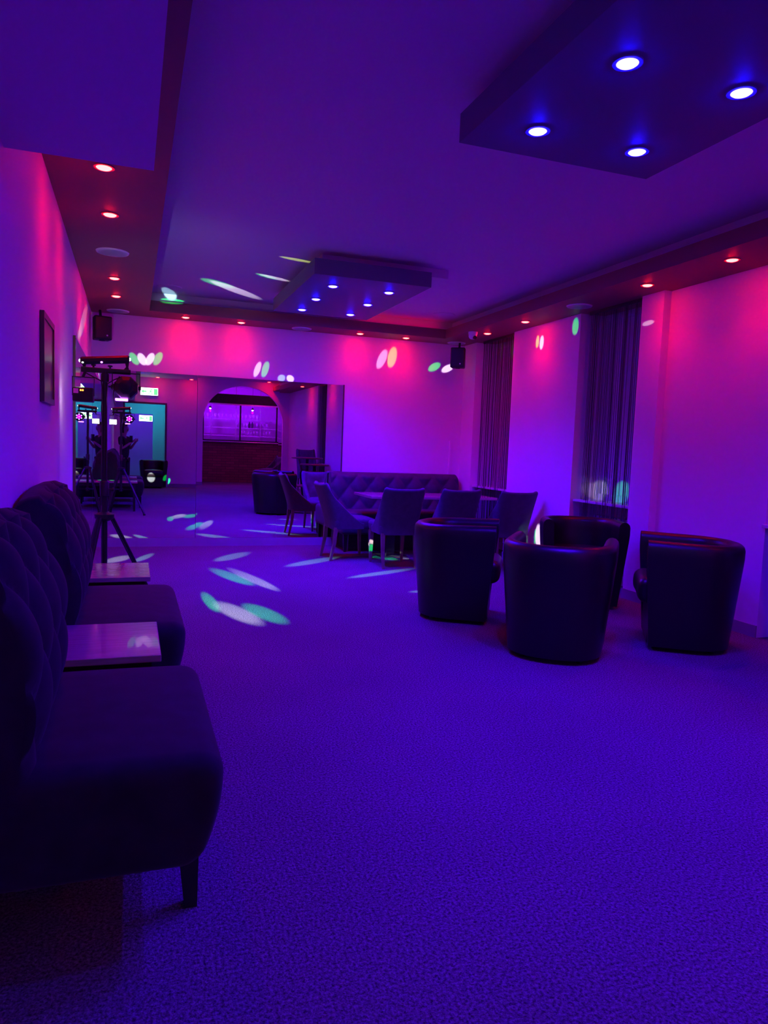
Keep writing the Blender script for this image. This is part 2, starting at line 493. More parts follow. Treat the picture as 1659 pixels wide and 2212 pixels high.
# round white ceiling speakers
SPK = [(-0.140, 5.79, 'white round ceiling speaker between the red downlights of the left soffit'),
       (-0.145, 8.38, 'white round ceiling speaker in the back left corner of the soffit'),
       (1.87, 8.42, 'white round ceiling speaker in the middle of the back soffit'),
       (3.86, 8.42, 'white round ceiling speaker in the back right corner of the soffit'),
       (3.84, 5.74, 'white round ceiling speaker above the larger curtain on the right')]
sp0 = None
for x, y, lb in SPK:
    if sp0 is None:
        sp0 = thing('ceiling_speaker', lb, 'speaker', (x, y, ZS), 0, 'round ceiling speakers')
        bm = bmesh.new(); lathe(bm, [(0.0, -0.010), (0.092, -0.009), (0.098, -0.006), (0.098, 0), (0, 0)], 32); obj('grille', bm, M['greyplastic'], sp0, True)
        bm = bmesh.new(); lathe(bm, [(0.099, -0.011), (0.112, -0.009), (0.116, 0.0), (0.099, 0.0), (0.099, -0.011)], 32); obj('rim', bm, M['greyplastic'], sp0, True)
    else: dup(sp0, (x, y, ZS), None, lb)
# slim round vents in the ceiling recess
bm = bmesh.new(); lathe(bm, [(0, -0.012), (0.10, -0.012), (0.125, -0.006), (0.128, 0), (0, 0)], 28)
v0 = tag(obj('ceiling_vent', bm, M['ceiling'], None, True, (0.36, 7.95, ZC)), 'flat round vent in the recessed ceiling at the back left', 'vent')
v1 = v0.copy(); COL.objects.link(v1); v1.location = (3.42, 7.85, ZC); v1['label'] = 'flat round vent in the recessed ceiling at the back right'
# red glowing strip lying in the far right cove
bm = bmesh.new(); box(bm, 2.55, 3.55, 8.245, 8.257, ZS + 0.111, ZS + 0.117)
tag(obj('light_strip', bm, M['em_redstrip']), 'red glowing light strip lying in the back right ceiling cove', 'light strip')

# dome camera
t = thing('security_camera', 'small white dome security camera hanging from the right soffit', 'camera', (3.665, 7.56, ZS), math.radians(10))
bm = bmesh.new(); lathe(bm, [(0.0, -0.035), (0.046, -0.035), (0.052, -0.025), (0.052, 0.0), (0, 0)], 24); obj('mount', bm, M['greyplastic'], t, True)
bm = bmesh.new(); lathe(bm, [(0.0, -0.085), (0.025, -0.081), (0.042, -0.066), (0.048, -0.045), (0.045, -0.035), (0, -0.035)], 24); obj('dome', bm, M['greyplastic'], t, True)
bm = bmesh.new(); tube(bm, (0, -0.03, -0.062), (0, -0.052, -0.068), 0.022, 0.02, 16); obj('lens_housing', bm, M['black'], t)

# wall speakers in the back corners
def wall_speaker(loc, rz, label):
    t = thing('wall_speaker', label, 'speaker', loc, rz)
    def taper(v):
        k = 1 - 0.06 * (v.y > 0)
        return (v.x * k, v.y, v.z)
    obj('cabinet', rbox(0.088, 0.075, 0.122, 0.014, 3, fn=taper, rs=3), M['black'], t, True)
    obj('grille', B(-0.076, 0.076, -0.080, -0.0745, -0.106, 0.106), M['blackmetal'], t, bevel=0.002)
    bm = bmesh.new(); tube(bm, (0.035, -0.0795, -0.078), (0.035, -0.0825, -0.078), 0.0085, n=14); obj('badge', bm, M['greyplastic'], t)
    bm = bmesh.new(); tube(bm, (0, 0.06, 0.10), (0, 0.10, 0.20), 0.014); obj('bracket', bm, M['blackmetal'], t)
    bm = bmesh.new(); tube(bm, (0, 0, -0.13), (0, 0.0, -0.118), 0.03); obj('swivel_knob', bm, M['blackmetal'], t)
    return t
wall_speaker((-0.300, 8.27, 2.365), math.radians(14), 'black wall speaker high in the back left corner')
wall_speaker((3.815, 8.25, 2.37), math.radians(-32), 'black wall speaker high in the back right corner by the first curtain')

# ------------------------------------------------------------------ mirrors
def mirror(name, label, bmf, ends):
    t = thing('wall_mirror', label, 'mirror', bmf[0], 0)
    sz = bmf[1]
    obj('glass', B(*sz), M['mirror'], t)
    for e in ends: obj('edge_trim', B(*e), M['frame'], t)
    return t
Z0, Z1 = 0.097, 1.972
# back wall, three panes; the middle one leans forward a hair
mirror('', 'left pane of the back wall mirror, behind the lighting stand', ((XL, D, 0), (0.012, 1.128, -0.014, -0.006, Z0, Z1)), [])
m2 = mirror('', 'middle pane of the back wall mirror, showing the brick bar', ((0.71, D, Z0), (0.002, 0.948, -0.020, -0.014, 0.0, Z1 - Z0)), [])
m2.rotation_euler = (math.radians(0.17), 0, 0)
mirror('', 'right pane of the back wall mirror, ending beside the sofa', ((1.66, D, 0), (0.0, 0.785, -0.014, -0.006, Z0, Z1)), [(0.785, 0.800, -0.020, -0.002, Z0, Z1 + 0.004)]).rotation_euler = (math.radians(0.10), 0, 0)
mirror('', 'mirror pane on the left wall reaching into the corner', ((XL, 7.25, 0), (0.006, 0.014, 0.004, 1.32, Z0, Z1)), [])
mirror('', 'mirror pane on the left wall beginning beside the lighting stand', ((XL, 5.95, 0), (0.006, 0.014, 0.014, 1.298, Z0, Z1)), [(0.002, 0.02, 0.0, 0.014, Z0, Z1 + 0.004)])

# picture on the left wall
t = thing('picture_frame', 'dark framed picture hanging on the left wall', 'picture', (XL, 4.12, 1.602))
hy, hz, d = 0.25, 0.217, 0.021
fb = bmesh.new()
for a, b, c, e in ((-hy, -hy + 0.03, -hz, hz), (hy - 0.03, hy, -hz, hz), (-hy + 0.03, hy - 0.03, -hz, -hz + 0.03), (-hy + 0.03, hy - 0.03, hz - 0.03, hz)):
    box(fb, 0.002, d, a, b, c, e)
obj('frame', fb, M['frame'], t)
obj('print', B(0.002, 0.014, -hy + 0.03, hy - 0.03, -hz + 0.03, hz - 0.03), M['print'], t)

# ------------------------------------------------------------------ string curtains
def curtain(y0, y1, x, ztop, zbot, n, label, seed):
    rnd = random.Random(seed)
    t = thing('string_curtain', label, 'curtain', (x, (y0 + y1) / 2, ztop))
    h = (y1 - y0) / 2
    obj('rail', B(-0.012, 0.012, -h, h, -0.03, 0.0), M['blackmetal'], t)
    bm = bmesh.new()
    L = ztop - zbot
    for i in range(n):
        y = -h + 0.012 + (2 * h - 0.024) * (i + rnd.uniform(-0.45, 0.45)) / (n - 1)
        xo = rnd.uniform(-0.035, 0.035); y2 = y + rnd.uniform(-0.012, 0.012); r = rnd.choice((0.0016, 0.0022, 0.0030))
        ym = (y + y2) / 2 + rnd.uniform(-0.006, 0.006)
        le = L - rnd.uniform(0, 0.02)
        tube(bm, (xo, y, -0.02), (xo, ym, -le * 0.5), r, n=4, cap=False)
        tube(bm, (xo, ym, -le * 0.5), (xo, y2, -le), r, n=4, cap=False)
    s = obj('strings', bm, M['string'], t); s['kind'] = 'stuff'
    return t
curtain(7.33, 8.13, 4.105, ZS, 0.35, 64, 'dark string curtain over the window nearest the back corner', 1)
curtain(5.17, 5.94, 4.105, ZS, 0.30, 64, 'dark string curtain over the nearer window behind the tub chairs', 2)
curtain(2.95, 3.60, 4.16, ZS, 0.40, 70, 'dark string curtain at the right edge of the picture', 3)
curtain(0.84, 1.58, 4.105, ZS, 0.40, 70, 'dark string curtain by the bistro tables, seen in the mirror', 4)
# radiators under the two sills
def radiator(y0, y1, label):
    t = thing('radiator', label, 'radiator', (XR + 0.22, (y0 + y1) / 2, 0.14))
    h = (y1 - y0) / 2
    bm = bmesh.new(); n = int(h * 2 / 0.06)
    for i in range(n):
        y = -h + (i + 0.5) * 2 * h / n
        box(bm, -0.05, 0.03, y - 0.02, y + 0.02, 0, 0.52)
    obj('fins', bm, M['grille'], t, bevel=0.006)
    obj('header_pipe', B(-0.02, 0.02, -h, h, 0.44, 0.48), M['grille'], t)
    for s in (-1, 1): obj('foot', B(-0.02, 0.02, s * h * 0.7 - 0.02, s * h * 0.7 + 0.02, -0.14, 0.01), M['grille'], t)
radiator(5.28, 5.90, 'ribbed radiator under the sill behind the tub chairs')
radiator(7.42, 8.12, 'ribbed radiator under the sill by the back corner')

# ------------------------------------------------------------------ left wall lounge seats
def tuft(u, v, a, b, pw=0.55):
    """diamond tufting height 0..1"""
    p = abs(math.sin(PI * (u / a + v / b))) * abs(math.sin(PI * (u / a - v / b)))
    return p ** pw

def lounge_seat(y0, y1, label, seed):
    yc = (y0 + y1) / 2; L = y1 - y0; h = L / 2
    t = thing('lounge_seat', label, 'seat', (XL, yc, 0), 0, 'tufted seats along the left wall')
    # seat block: x from wall to front, tapering in under the front
    hx, hz = 0.315, 0.145
    def fn(v):
        k = (v.z + hz) / (2 * hz)                     # 0 bottom .. 1 top
        x = v.x
        if x > 0: x -= (1 - k) ** 1.5 * 0.05 * (x / hx)
        x += 0.012 * math.sin(PI * k) * (v.x > 0)
        y = v.y * (1 - 0.06 * (1 - k) ** 1.3)
        z = v.z + 0.018 * max(0, k - 0.5) * 2 * (1 - (v.x / hx) ** 2) * (1 - (v.y / h) ** 2)
        return (x, y, z)
    obj('seat', rbox(hx, h, hz, 0.055, 8, (hx + 0.005, 0, 0.335), fn, rs=5), M['velvet'], t, True)
    # high tufted back: profile lofted along y
    prof_front = [(0.215, 0.44), (0.232, 0.55), (0.238, 0.66), (0.225, 0.76), (0.195, 0.855), (0.162, 0.925), (0.128, 0.972)]
    top = [(0.092, 0.988), (0.055, 0.982), (0.02, 0.965)]
    back = [(0.003, 0.94), (0.003, 0.44)]
    def interp(s):
        P = prof_front; k = s * (len(P) - 1); i = min(int(k), len(P) - 2); f = k - i
        # catmull
        p0, p1, p2, p3 = P[max(i - 1, 0)], P[i], P[i + 1], P[min(i + 2, len(P) - 1)]
        out = []
        for c in range(2):
            out.append(0.5 * (2 * p1[c] + (p2[c] - p0[c]) * f + (2 * p0[c] - 5 * p1[c] + 4 * p2[c] - p3[c]) * f * f + (3 * p1[c] - p0[c] - 3 * p2[c] + p3[c]) * f ** 3))
        return out
    NS, NY = 46, 64
    rings = []
    for j in range(NY + 1):
        q = -1 + 2 * j / NY
        y = q * (h - 0.004)
        edge = min(1.0, (1 - abs(q)) / 0.07)
        e = math.sqrt(max(0, 1 - (1 - edge) ** 2))
        camel = 0.035 * (1 - q * q)
        ring = []
        for i in range(NS + 1):
            s = i / NS
            x, z = interp(s)
            # normal from finite difference
            xa, za = interp(max(0, s - 0.02)); xb, zb = interp(min(1, s + 0.02))
            tx, tz = xb - xa, zb - za; ln = math.hypot(tx, tz) or 1
            nx, nz = tz / ln, -tx / ln
            arc = s * 0.56
            fade = min(1, s / 0.06)
            dsp = 0.040 * (tuft(y, arc + 0.03, 0.22, 0.32, 0.5) - 0.75) * fade * e
            dsp -= 0.028 * (1 - e)
            zz = z + nz * dsp
            kz = max(0, (zz - 0.44) / 0.55)
            ring.append((x + nx * dsp, y, zz + camel * kz * kz))
        for (x, z) in top: ring.append((x, y, z + camel - 0.012 * (1 - e)))
        for (x, z) in back: ring.append((x, y, z + (camel if z > 0.6 else 0) - 0.012 * (1 - e) * (z > 0.6)))
        rings.append(ring)
    bm = bmesh.new(); loft(bm, rings, True, True)
    bk = obj('backrest', bm, M['velvet'], t, True)
    # buttons at the crossings
    # legs: tapered front, straight rear
    for s in (-1, 1):
        bm = bmesh.new(); x, y = 0.565, s * (h - 0.20)
        A = [(x - 0.028, y - 0.028, 0.20), (x + 0.028, y - 0.028, 0.20), (x + 0.028, y + 0.028, 0.20), (x - 0.028, y + 0.028, 0.20)]
        C_ = [(x - 0.006, y - 0.018, 0.0), (x + 0.026, y - 0.018, 0.0), (x + 0.026, y + 0.018, 0.0), (x - 0.006, y + 0.018, 0.0)]
        loft(bm, [C_, A]); obj('leg', bm, M['darkwood'], t)
        bm = bmesh.new(); box(bm, 0.05, 0.09, y - 0.02, y + 0.02, 0, 0.21); obj('leg', bm, M['darkwood'], t)
    return t
lounge_seat(1.66, 2.45, 'dark tufted lounge seat in the left foreground, nearest the camera', 1)
lounge_seat(2.97, 3.86, 'second dark tufted lounge seat along the left wall, between the two side tables', 2)

def side_table(y0, y1, label):
    t = thing('side_table', label, 'table', (XL, (y0 + y1) / 2, 0), 0, 'small tables between the lounge seats')
    h = (y1 - y0) / 2
    obj('tabletop', B(0.03, 0.52, -h, h, 0.475, 0.50), M['wood'], t, bevel=0.003)
    obj('apron', B(0.06, 0.49, -h + 0.03, h - 0.03, 0.42, 0.475), M['darkwood'], t)
    for sx in (0.08, 0.47):
        for sy in (-1, 1):
            bm = bmesh.new(); y = sy * (h - 0.05); box(bm, sx - 0.018, sx + 0.018, y - 0.018, y + 0.018, 0, 0.42); obj('leg', bm, M['darkwood'], t)
    return t
side_table(2.475, 2.945, 'pale wooden side table between the two tufted lounge seats')
side_table(3.93, 4.40, 'pale wooden side table in front of the lighting tripod')

# ------------------------------------------------------------------ shells for dining and tub chairs
def u_path(hw, y_front, y_c, ry, n_arm=8, n_back=20, ex=2.0):
    """U plan: straight arms from y_front to y_c then a (super)elliptic back of depth ry"""
    P = []
    for i in range(n_arm): P.append(((-hw, y_front + (y_c - y_front) * i / n_arm), (-1.0, 0.0)))
    for i in range(n_back + 1):
        a = PI + PI * i / n_back
        c, s = math.cos(a), math.sin(a)
        x = hw * math.copysign(abs(c) ** (2 / ex), c); y = y_c + ry * math.copysign(abs(s) ** (2 / ex), s)
        nx, ny = math.copysign(abs(c) ** (2 - 2 / ex), c) / hw, math.copysign(abs(s) ** (2 - 2 / ex), s) / ry
        l = math.hypot(nx, ny) or 1
        P.append(((x, y), (nx / l, ny / l)))
    for i in range(1, n_arm + 1): P.append(((hw, y_c + (y_front - y_c) * i / n_arm), (1.0, 0.0)))
    return P

def shell(path, zb, top_fn, th, scale_fn, lean_fn=lambda z, k: 0.0, inner=None, nv=10):
    """closed section swept along path: outer wall up, round top, inner wall down"""
    rings = []
    n = len(path)
    for k, ((x, y), (nx, ny)) in enumerate(path):
        s = k / (n - 1); zt = top_fn(s); r = th / 2
        ring = []
        def put(off, z):
            sc = scale_fn(z); ln = lean_fn(z, s)
            ring.append(((x * sc) + nx * off, (y * sc) + ny * off - ln, z))
        for i in range(nv + 1): put(0, zb + (zt - r - zb) * i / nv)
        for i in range(1, 6):
            a = PI * i / 6; put(-r + r * math.cos(a), zt - r + r * math.sin(a))
        for i in range(nv + 1):
            z = zt - r - (zt - r - zb) * i / nv
            put(-th + (inner(s, z, zt) if inner else 0), z)
        rings.append(ring)
    bm = bmesh.new(); loft(bm, rings, True, True); return bm

def tub_chair(first, loc, ang, label):
    if first is not None:
        return dup(first, loc, ang, label)
    t = thing('tub_chair', label, 'armchair', loc, ang, 'black leather tub chairs around the low table')
    path = u_path(0.335, 0.275, -0.02, 0.315, 8, 26, 2.25)
    sc = lambda z: 0.83 + 0.17 * min(1, z / 0.60)
    top = lambda s: 0.712 - 0.012 * math.sin(PI * s)
    obj('shell', shell(path, 0.03, top, 0.085, sc, nv=12), M['leather'], t, True)
    def fn(v):
        return (v.x, v.y + 0.02 * (1 - (v.z / 0.09) ** 2) * (v.y > 0.1), v.z + 0.015 * (1 - (v.x / 0.25) ** 2))
    obj('seat_cushion', rbox(0.230, 0.255, 0.085, 0.045, 6, (0, 0.04, 0.37), fn), M['leather_in'], t, True)
    obj('front_panel', B(-0.228, 0.228, 0.09, 0.238, 0.03, 0.29), M['leather'], t, bevel=0.015)
    for sx in (-0.17, 0.17):
        for sy in (-0.16, 0.18):
            bm = bmesh.new(); tube(bm, (sx, sy, 0), (sx, sy, 0.06), 0.02); obj('foot', bm, M['black'], t)
    return t
def face(dx, dy): return math.atan2(dy, dx) - PI / 2
tb = tub_chair(None, (2.48, 3.76, 0), face(0.64, 0.77), 'black leather tub chair with its back to the camera, nearest of the four')
tub_chair(tb, (2.30, 4.80, 0), face(0.86, -0.5), 'black leather tub chair on the left, facing right')
tub_chair(tb, (3.46, 3.76, 0), face(-0.82, 0.57), 'black leather tub chair on the right, facing left towards the others')
tub_chair(tb, (3.52, 5.04, 0), face(-0.45, -0.9), 'black leather tub chair behind the others, open towards the camera')

tub_chair(tb, (0.52, -2.02, 0), face(0.05, 1), 'black leather tub chair by the rear doorway, seen in the mirror')
# low table in the middle of the tub chairs
t = thing('coffee_table', 'small low wooden table between the tub chairs', 'table', (2.93, 4.53, 0))
bm = bmesh.new(); lathe(bm, [(0, 0.0), (0.20, 0.0), (0.20, 0.015), (0.04, 0.035), (0.03, 0.06), (0.03, 0.47), (0, 0.47)], 28); obj('pedestal', bm, M['blackmetal'], t, True)
bm = bmesh.new(); lathe(bm, [(0, 0.47), (0.245, 0.47), (0.25, 0.475), (0.25, 0.49), (0.245, 0.495), (0, 0.495)], 36); obj('tabletop', bm, M['redwood'], t, True)

# ------------------------------------------------------------------ dining set
def dining_chair(first, loc, ang, label, group='velvet dining chairs'):
    if first is not None: return dup(first, loc, ang, label)
    t = thing('dining_chair', label, 'chair', loc, ang, group)
    path = u_path(0.225, 0.16, -0.10, 0.12, 9, 26, 3.2)
    def top(s):
        a = abs(s - 0.5) * 2                        # 0 back centre .. 1 arm front
        if a < 0.40: return 0.822 + 0.02 * (a / 0.40) ** 2
        f = (a - 0.40) / 0.60
        return 0.42 + 0.422 * (1 - f) ** 1.55
    sc = lambda z: 0.92 + 0.14 * max(0, (z - 0.36) / 0.47)
    lean = lambda z, s: 0.11 * max(0, (z - 0.40) / 0.43) ** 1.2
    def inner(s, z, zt):
        if z < 0.46 or abs(s - 0.5) > 0.21: return 0.0
        u = (s - 0.5) * 0.95
        return 0.022 * (0.5 - tuft(u, z, 0.20, 0.22, 0.5))
    obj('backrest', shell(path, 0.345, top, 0.055, sc, lean, inner, nv=16), M['chair'], t, True)
    def fn(v):
        k = v.z / 0.06
        return (v.x * (1 + 0.04 * k), v.y, v.z + 0.022 * (1 - (v.x / 0.2) ** 2) * (1 - (v.y / 0.24) ** 2) * (v.z > 0))
    obj('seat', rbox(0.205, 0.235, 0.060, 0.035, 6, (0, 0.055, 0.395), fn), M['chair'], t, True)
    for sx in (-1, 1):
        for sy, yt, yb in ((1, 0.235, 0.245), (-1, -0.16, -0.215)):
            bm = bmesh.new(); x = sx * 0.175
            A = [(x - 0.02, yt - 0.02, 0.36), (x + 0.02, yt - 0.02, 0.36), (x + 0.02, yt + 0.02, 0.36), (x - 0.02, yt + 0.02, 0.36)]
            mid = [(x - 0.016, (yt * 0.7 + yb * 0.3) - 0.016, 0.18), (x + 0.016, (yt * 0.7 + yb * 0.3) - 0.016, 0.18), (x + 0.016, (yt * 0.7 + yb * 0.3) + 0.016, 0.18), (x - 0.016, (yt * 0.7 + yb * 0.3) + 0.016, 0.18)]
            C_ = [(x - 0.012, yb - 0.012, 0.0), (x + 0.012, yb - 0.012, 0.0), (x + 0.012, yb + 0.012, 0.0), (x - 0.012, yb + 0.012, 0.0)]
            loft(bm, [C_, mid, A]); obj('leg', bm, M['legwood'], t)
    return t
dc = dining_chair(None, (2.22, 7.55, 0), face(1.0, 0.05), 'velvet dining chair at the left end of the table, seen from its side')
dining_chair(dc, (2.60, 7.01, 0), face(0.03, 1), 'velvet dining chair in front of the table, leftmost with its back to the camera')
dining_chair(dc, (3.22, 6.98, 0), face(0.03, 1), 'middle velvet dining chair in front of the table, behind the left tub chair')
dining_chair(dc, (3.76, 6.78, 0), face(-0.02, 1), 'rightmost velvet dining chair in front of the table, beside the window wall')

t = thing('dining_table', 'long dark dining table between the velvet chairs and the tufted sofa', 'table', (3.2, 7.62, 0))
obj('tabletop', B(-0.76, 0.76, -0.30, 0.36, 0.675, 0.705), M['wood'], t, bevel=0.004)
for sx in (-0.42, 0.42):
    bm = bmesh.new(); box(bm, sx - 0.05, sx + 0.05, -0.02, 0.08, 0.02, 0.675); obj('pedestal', bm, M['blackmetal'], t)
    bm = bmesh.new(); box(bm, sx - 0.17, sx + 0.17, -0.19, 0.25, 0.0, 0.02); obj('base_plate', bm, M['steel'], t, bevel=0.004)

def sofa():
    t = thing('sofa', 'long dark blue tufted sofa bench against the back wall', 'sofa', (3.14, D - 0.035, 0))
    hx = 0.855
    def fn(v):
        k = (v.z + 0.13) / 0.26
        return (v.x, v.y, v.z + 0.012 * k * (1 - (v.x / hx) ** 2))
    obj('seat', rbox(hx - 0.01, 0.315, 0.13, 0.045, 8, (0, -0.325, 0.335), fn), M['sofa'], t, True)
    NS, NX = 34, 150
    rings = []
    for j in range(NX + 1):
        q = -1 + 2 * j / NX; x = q * hx
        edge = min(1.0, (1 - abs(q)) / 0.05); e = math.sqrt(max(0, 1 - (1 - edge) ** 2))
        drop = 0.05 * (1 - e) * (1 if q > 0 else 0.25)
        ring = []
        for i in range(NS + 1):
            s = i / NS; z = 0.44 + 0.47 * s
            y = -0.215 + 0.085 * s
            roll = max(0, (s - 0.86) / 0.14); y += 0.05 * roll ** 2
            d = 0.036 * (tuft(x, z, 0.25, 0.30, 0.5) - 0.7) * min(1, s / 0.08) * (1 - roll * 0.6) * e - 0.02 * (1 - e)
            ring.append((x, y - d, z - drop * s))
        for (y, z) in ((-0.06, 0.918), (-0.03, 0.912), (-0.005, 0.90), (-0.003, 0.44)): ring.append((x, y, z - (drop if z > 0.5 else 0)))
        rings.append(ring)
    bm = bmesh.new(); loft(bm, rings, True, True); obj('backrest', bm, M['sofa'], t, True)
    obj('plinth', B(-0.72, 0.72, -0.50, -0.06, 0.0, 0.21), M['darkwood'], t)
    for sx in (-1, 1):
        for y in (-0.58, -0.10):
            bm = bmesh.new(); x = sx * (hx - 0.07)
            loft(bm, [[(x - 0.014, y - 0.014, 0), (x + 0.014, y - 0.014, 0), (x + 0.014, y + 0.014, 0), (x - 0.014, y + 0.014, 0)],
                      [(x - 0.026, y - 0.026, 0.21), (x + 0.026, y - 0.026, 0.21), (x + 0.026, y + 0.026, 0.21), (x - 0.026, y + 0.026, 0.21)]])
            obj('leg', bm, M['darkwood'], t)
sofa()

# ------------------------------------------------------------------ high bistro group behind the picture (seen in the mirror)
def bistro(loc, r, h, label):
    t = thing('bistro_table', label, 'table', loc)
    bm = bmesh.new(); lathe(bm, [(0, 0), (r * 0.6, 0), (r * 0.6, 0.012), (0.05, 0.03), (0.035, 0.06), (0.035, h - 0.03), (0, h - 0.03)], 28); obj('pedestal', bm, M['blackmetal'], t, True)
    bm = bmesh.new(); lathe(bm, [(0, h - 0.03), (r - 0.01, h - 0.03), (r, h - 0.022), (r, h - 0.006), (r - 0.008, h), (0, h)], 40); obj('tabletop', bm, M['redwood'], t, True)
bistro((3.58, 1.95, 0), 0.34, 0.94, 'taller round bistro table, seen only in the right mirror pane')
bistro((3.58, 2.62, 0), 0.30, 0.82, 'lower round bistro table, seen only in the right mirror pane')
t = dup(dc, (3.74, 1.36, 0), face(0, 1), 'tufted velvet chair behind the bistro table, seen in the right mirror pane')
t.scale = (1.0, 1.0, 1.33)

# ------------------------------------------------------------------ lighting stand and its fixtures
SX, SY = -0.157, 4.80
t = thing('lighting_stand', 'black tripod lighting stand in front of the left mirrors', 'stand', (SX, SY, 0))
bm = bmesh.new(); tube(bm, (0, 0, 0.36), (0, 0, 0.96), 0.0185, n=18); obj('lower_pole', bm, M['blackmetal'], t, True)
bm = bmesh.new(); tube(bm, (0, 0, 0.92), (0, 0, 1.635), 0.0155, n=18); obj('upper_pole', bm, M['blackmetal'], t, True)
bm = bmesh.new(); lathe(bm, [(0.0155, 0.855), (0.027, 0.86), (0.028, 0.945), (0.018, 0.955), (0.0155, 0.955), (0.0155, 0.855)], 20); obj('collar', bm, M['black'], t, True)
bm = bmesh.new(); tube(bm, (0.02, 0, 0.90), (0.052, -0.005, 0.90), 0.005, n=8); tube(bm, (0.045, -0.005, 0.90), (0.057, -0.007, 0.90), 0.013, n=12); obj('knob', bm, M['black'], t)
bm = bmesh.new(); lathe(bm, [(0.019, 0.70), (0.036, 0.705), (0.058, 0.72), (0.060, 0.745), (0.03, 0.755), (0.019, 0.76), (0.019, 0.70)], 20); obj('leg_hub', bm, M['black'], t, True)
bm = bmesh.new(); lathe(bm, [(0.019, 0.37), (0.03, 0.375), (0.03, 0.415), (0.019, 0.42), (0.019, 0.37)], 16); obj('brace_hub', bm, M['black'], t, True)
for dx, dy in ((0.36, 0.25), (-0.215, 0.30), (-0.16, -0.24)):
    l = math.hypot(dx, dy); ux, uy = dx / l, dy / l
    bm = bmesh.new()
    for o_ in (-0.009, 0.009):
        ox, oy = -uy * o_, ux * o_
        tube(bm, (ux * 0.05 + ox, uy * 0.05 + oy, 0.725), (dx + ox, dy + oy, 0.02), 0.0105, n=10)
    lg = obj('leg', bm, M['blackmetal'], t)
    bm = bmesh.new(); lathe(bm, [(0, 0), (0.02, 0), (0.022, 0.012), (0.017, 0.03), (0, 0.034)], 12, (dx, dy, 0)); obj('rubber_foot', bm, M['black'], lg, True)
    bm = bmesh.new(); tube(bm, (ux * 0.02, uy * 0.02, 0.395), (ux * 0.05 + (dx - ux * 0.05) * 0.45, uy * 0.05 + (dy - uy * 0.05) * 0.45, 0.408), 0.006, n=8); obj('brace', bm, M['blackmetal'], t)
obj('crossbar', B(-0.135, 0.15, -0.014, 0.014, 1.615, 1.645), M['blackmetal'], t, bevel=0.003)
bm = bmesh.new(); lathe(bm, [(0.0155, 1.56), (0.024, 1.565), (0.024, 1.61), (0.0155, 1.615), (0.0155, 1.56)], 16); obj('top_sleeve', bm, M['black'], t, True)
bm = bmesh.new(); tube(bm, (0.02, 0, 1.535), (0.045, -0.003, 1.535), 0.005, n=8); tube(bm, (0.04, -0.003, 1.535), (0.056, -0.004, 1.545), 0.013, n=12); obj('knob', bm, M['black'], t)
bm = bmesh.new()
cable(bm, [(-0.11, -0.016, 1.61), (-0.06, -0.022, 1.585), (-0.02, -0.022, 1.565), (-0.012, -0.02, 1.50), (-0.018, -0.02, 1.40), (-0.012, -0.02, 1.25), (-0.014, -0.02, 1.05), (-0.02, -0.022, 0.80)], 0.0035)
cable(bm, [(0.10, -0.016, 1.60), (0.05, -0.022, 1.575), (0.015, -0.022, 1.55), (0.01, -0.02, 1.45), (0.012, -0.02, 1.2), (0.008, -0.02, 0.97)], 0.0035)
cable(bm, [(0.085, -0.018, 1.60), (0.055, -0.03, 1.55), (0.05, -0.035, 1.48), (0.062, -0.03, 1.42)], 0.003)
obj('cables', bm, M['black'], t)

# light bar on top
t = thing('light_bar', 'long black light bar tilted on top of the lighting stand', 'stage light', (SX, SY - 0.002, 1.69))
def bar_sect(x, z, s): return [(x, y * s, z + zz * s) for y, zz in ((-0.026, -0.008), (-0.018, -0.022), (0.018, -0.022), (0.026, -0.008), (0.026, 0.010), (0.016, 0.022), (-0.016, 0.022), (-0.026, 0.010))]
bm = bmesh.new(); loft(bm, [bar_sect(-0.140, -0.008, 0.7), bar_sect(-0.130, -0.008, 1), bar_sect(0.132, 0.018, 1.05), bar_sect(0.142, 0.019, 0.75)]); obj('housing', bm, M['black'], t)
for sx, zt in ((-0.118, -0.025), (0.128, 0.0)):
    bm = bmesh.new(); loft(bm, [[(sx - 0.012, -0.012, zt), (sx + 0.012, -0.012, zt), (sx + 0.012, 0.012, zt), (sx - 0.012, 0.012, zt)],
                                [(sx - 0.006, -0.012, -0.030 + zt * 0.5), (sx + 0.008, -0.012, -0.030 + zt * 0.5), (sx + 0.008, 0.012, -0.030 + zt * 0.5), (sx - 0.006, 0.012, -0.030 + zt * 0.5)],
                                [(sx - 0.018, -0.012, -0.044), (sx + 0.012, -0.012, -0.044), (sx + 0.012, 0.012, -0.044), (sx - 0.018, 0.012, -0.044)]]); obj('bracket', bm, M['black'], t)
for sx in (-0.065, 0.03):
    bm = bmesh.new(); lathe(bm, [(0, -0.044), (0.006, -0.044), (0.006, -0.036), (0.014, -0.034), (0.014, -0.026), (0, -0.024)], 12, (sx, 0, 0)); obj('wing_knob', bm, M['black'], t, True)
bm = bmesh.new(); lathe(bm, [(0, -0.006), (0.005, -0.004), (0.007, 0), (0.005, 0.004), (0, 0.006)], 12, (-0.018, -0.025, -0.012)); obj('indicator', bm, M['em_violet'], t, True)
bm = bmesh.new(); lathe(bm, [(0, -0.005), (0.006, -0.003), (0.006, 0.003), (0, 0.005)], 10, (-0.125, -0.022, -0.020)); obj('indicator', bm, M['em_exitw'], t, True)

for sx, zz in ((-0.140, -0.008), (0.142, 0.019)):
    bm = bmesh.new(); k = math.copysign(1, sx)
    tube(bm, (sx, 0, zz), (sx + k * 0.008, 0, zz), 0.011, 0.006, 14); obj('added_beam_lens', bm, M['em_exitw'], t)  # glowing tips added to the bar as an origin for the coloured beams

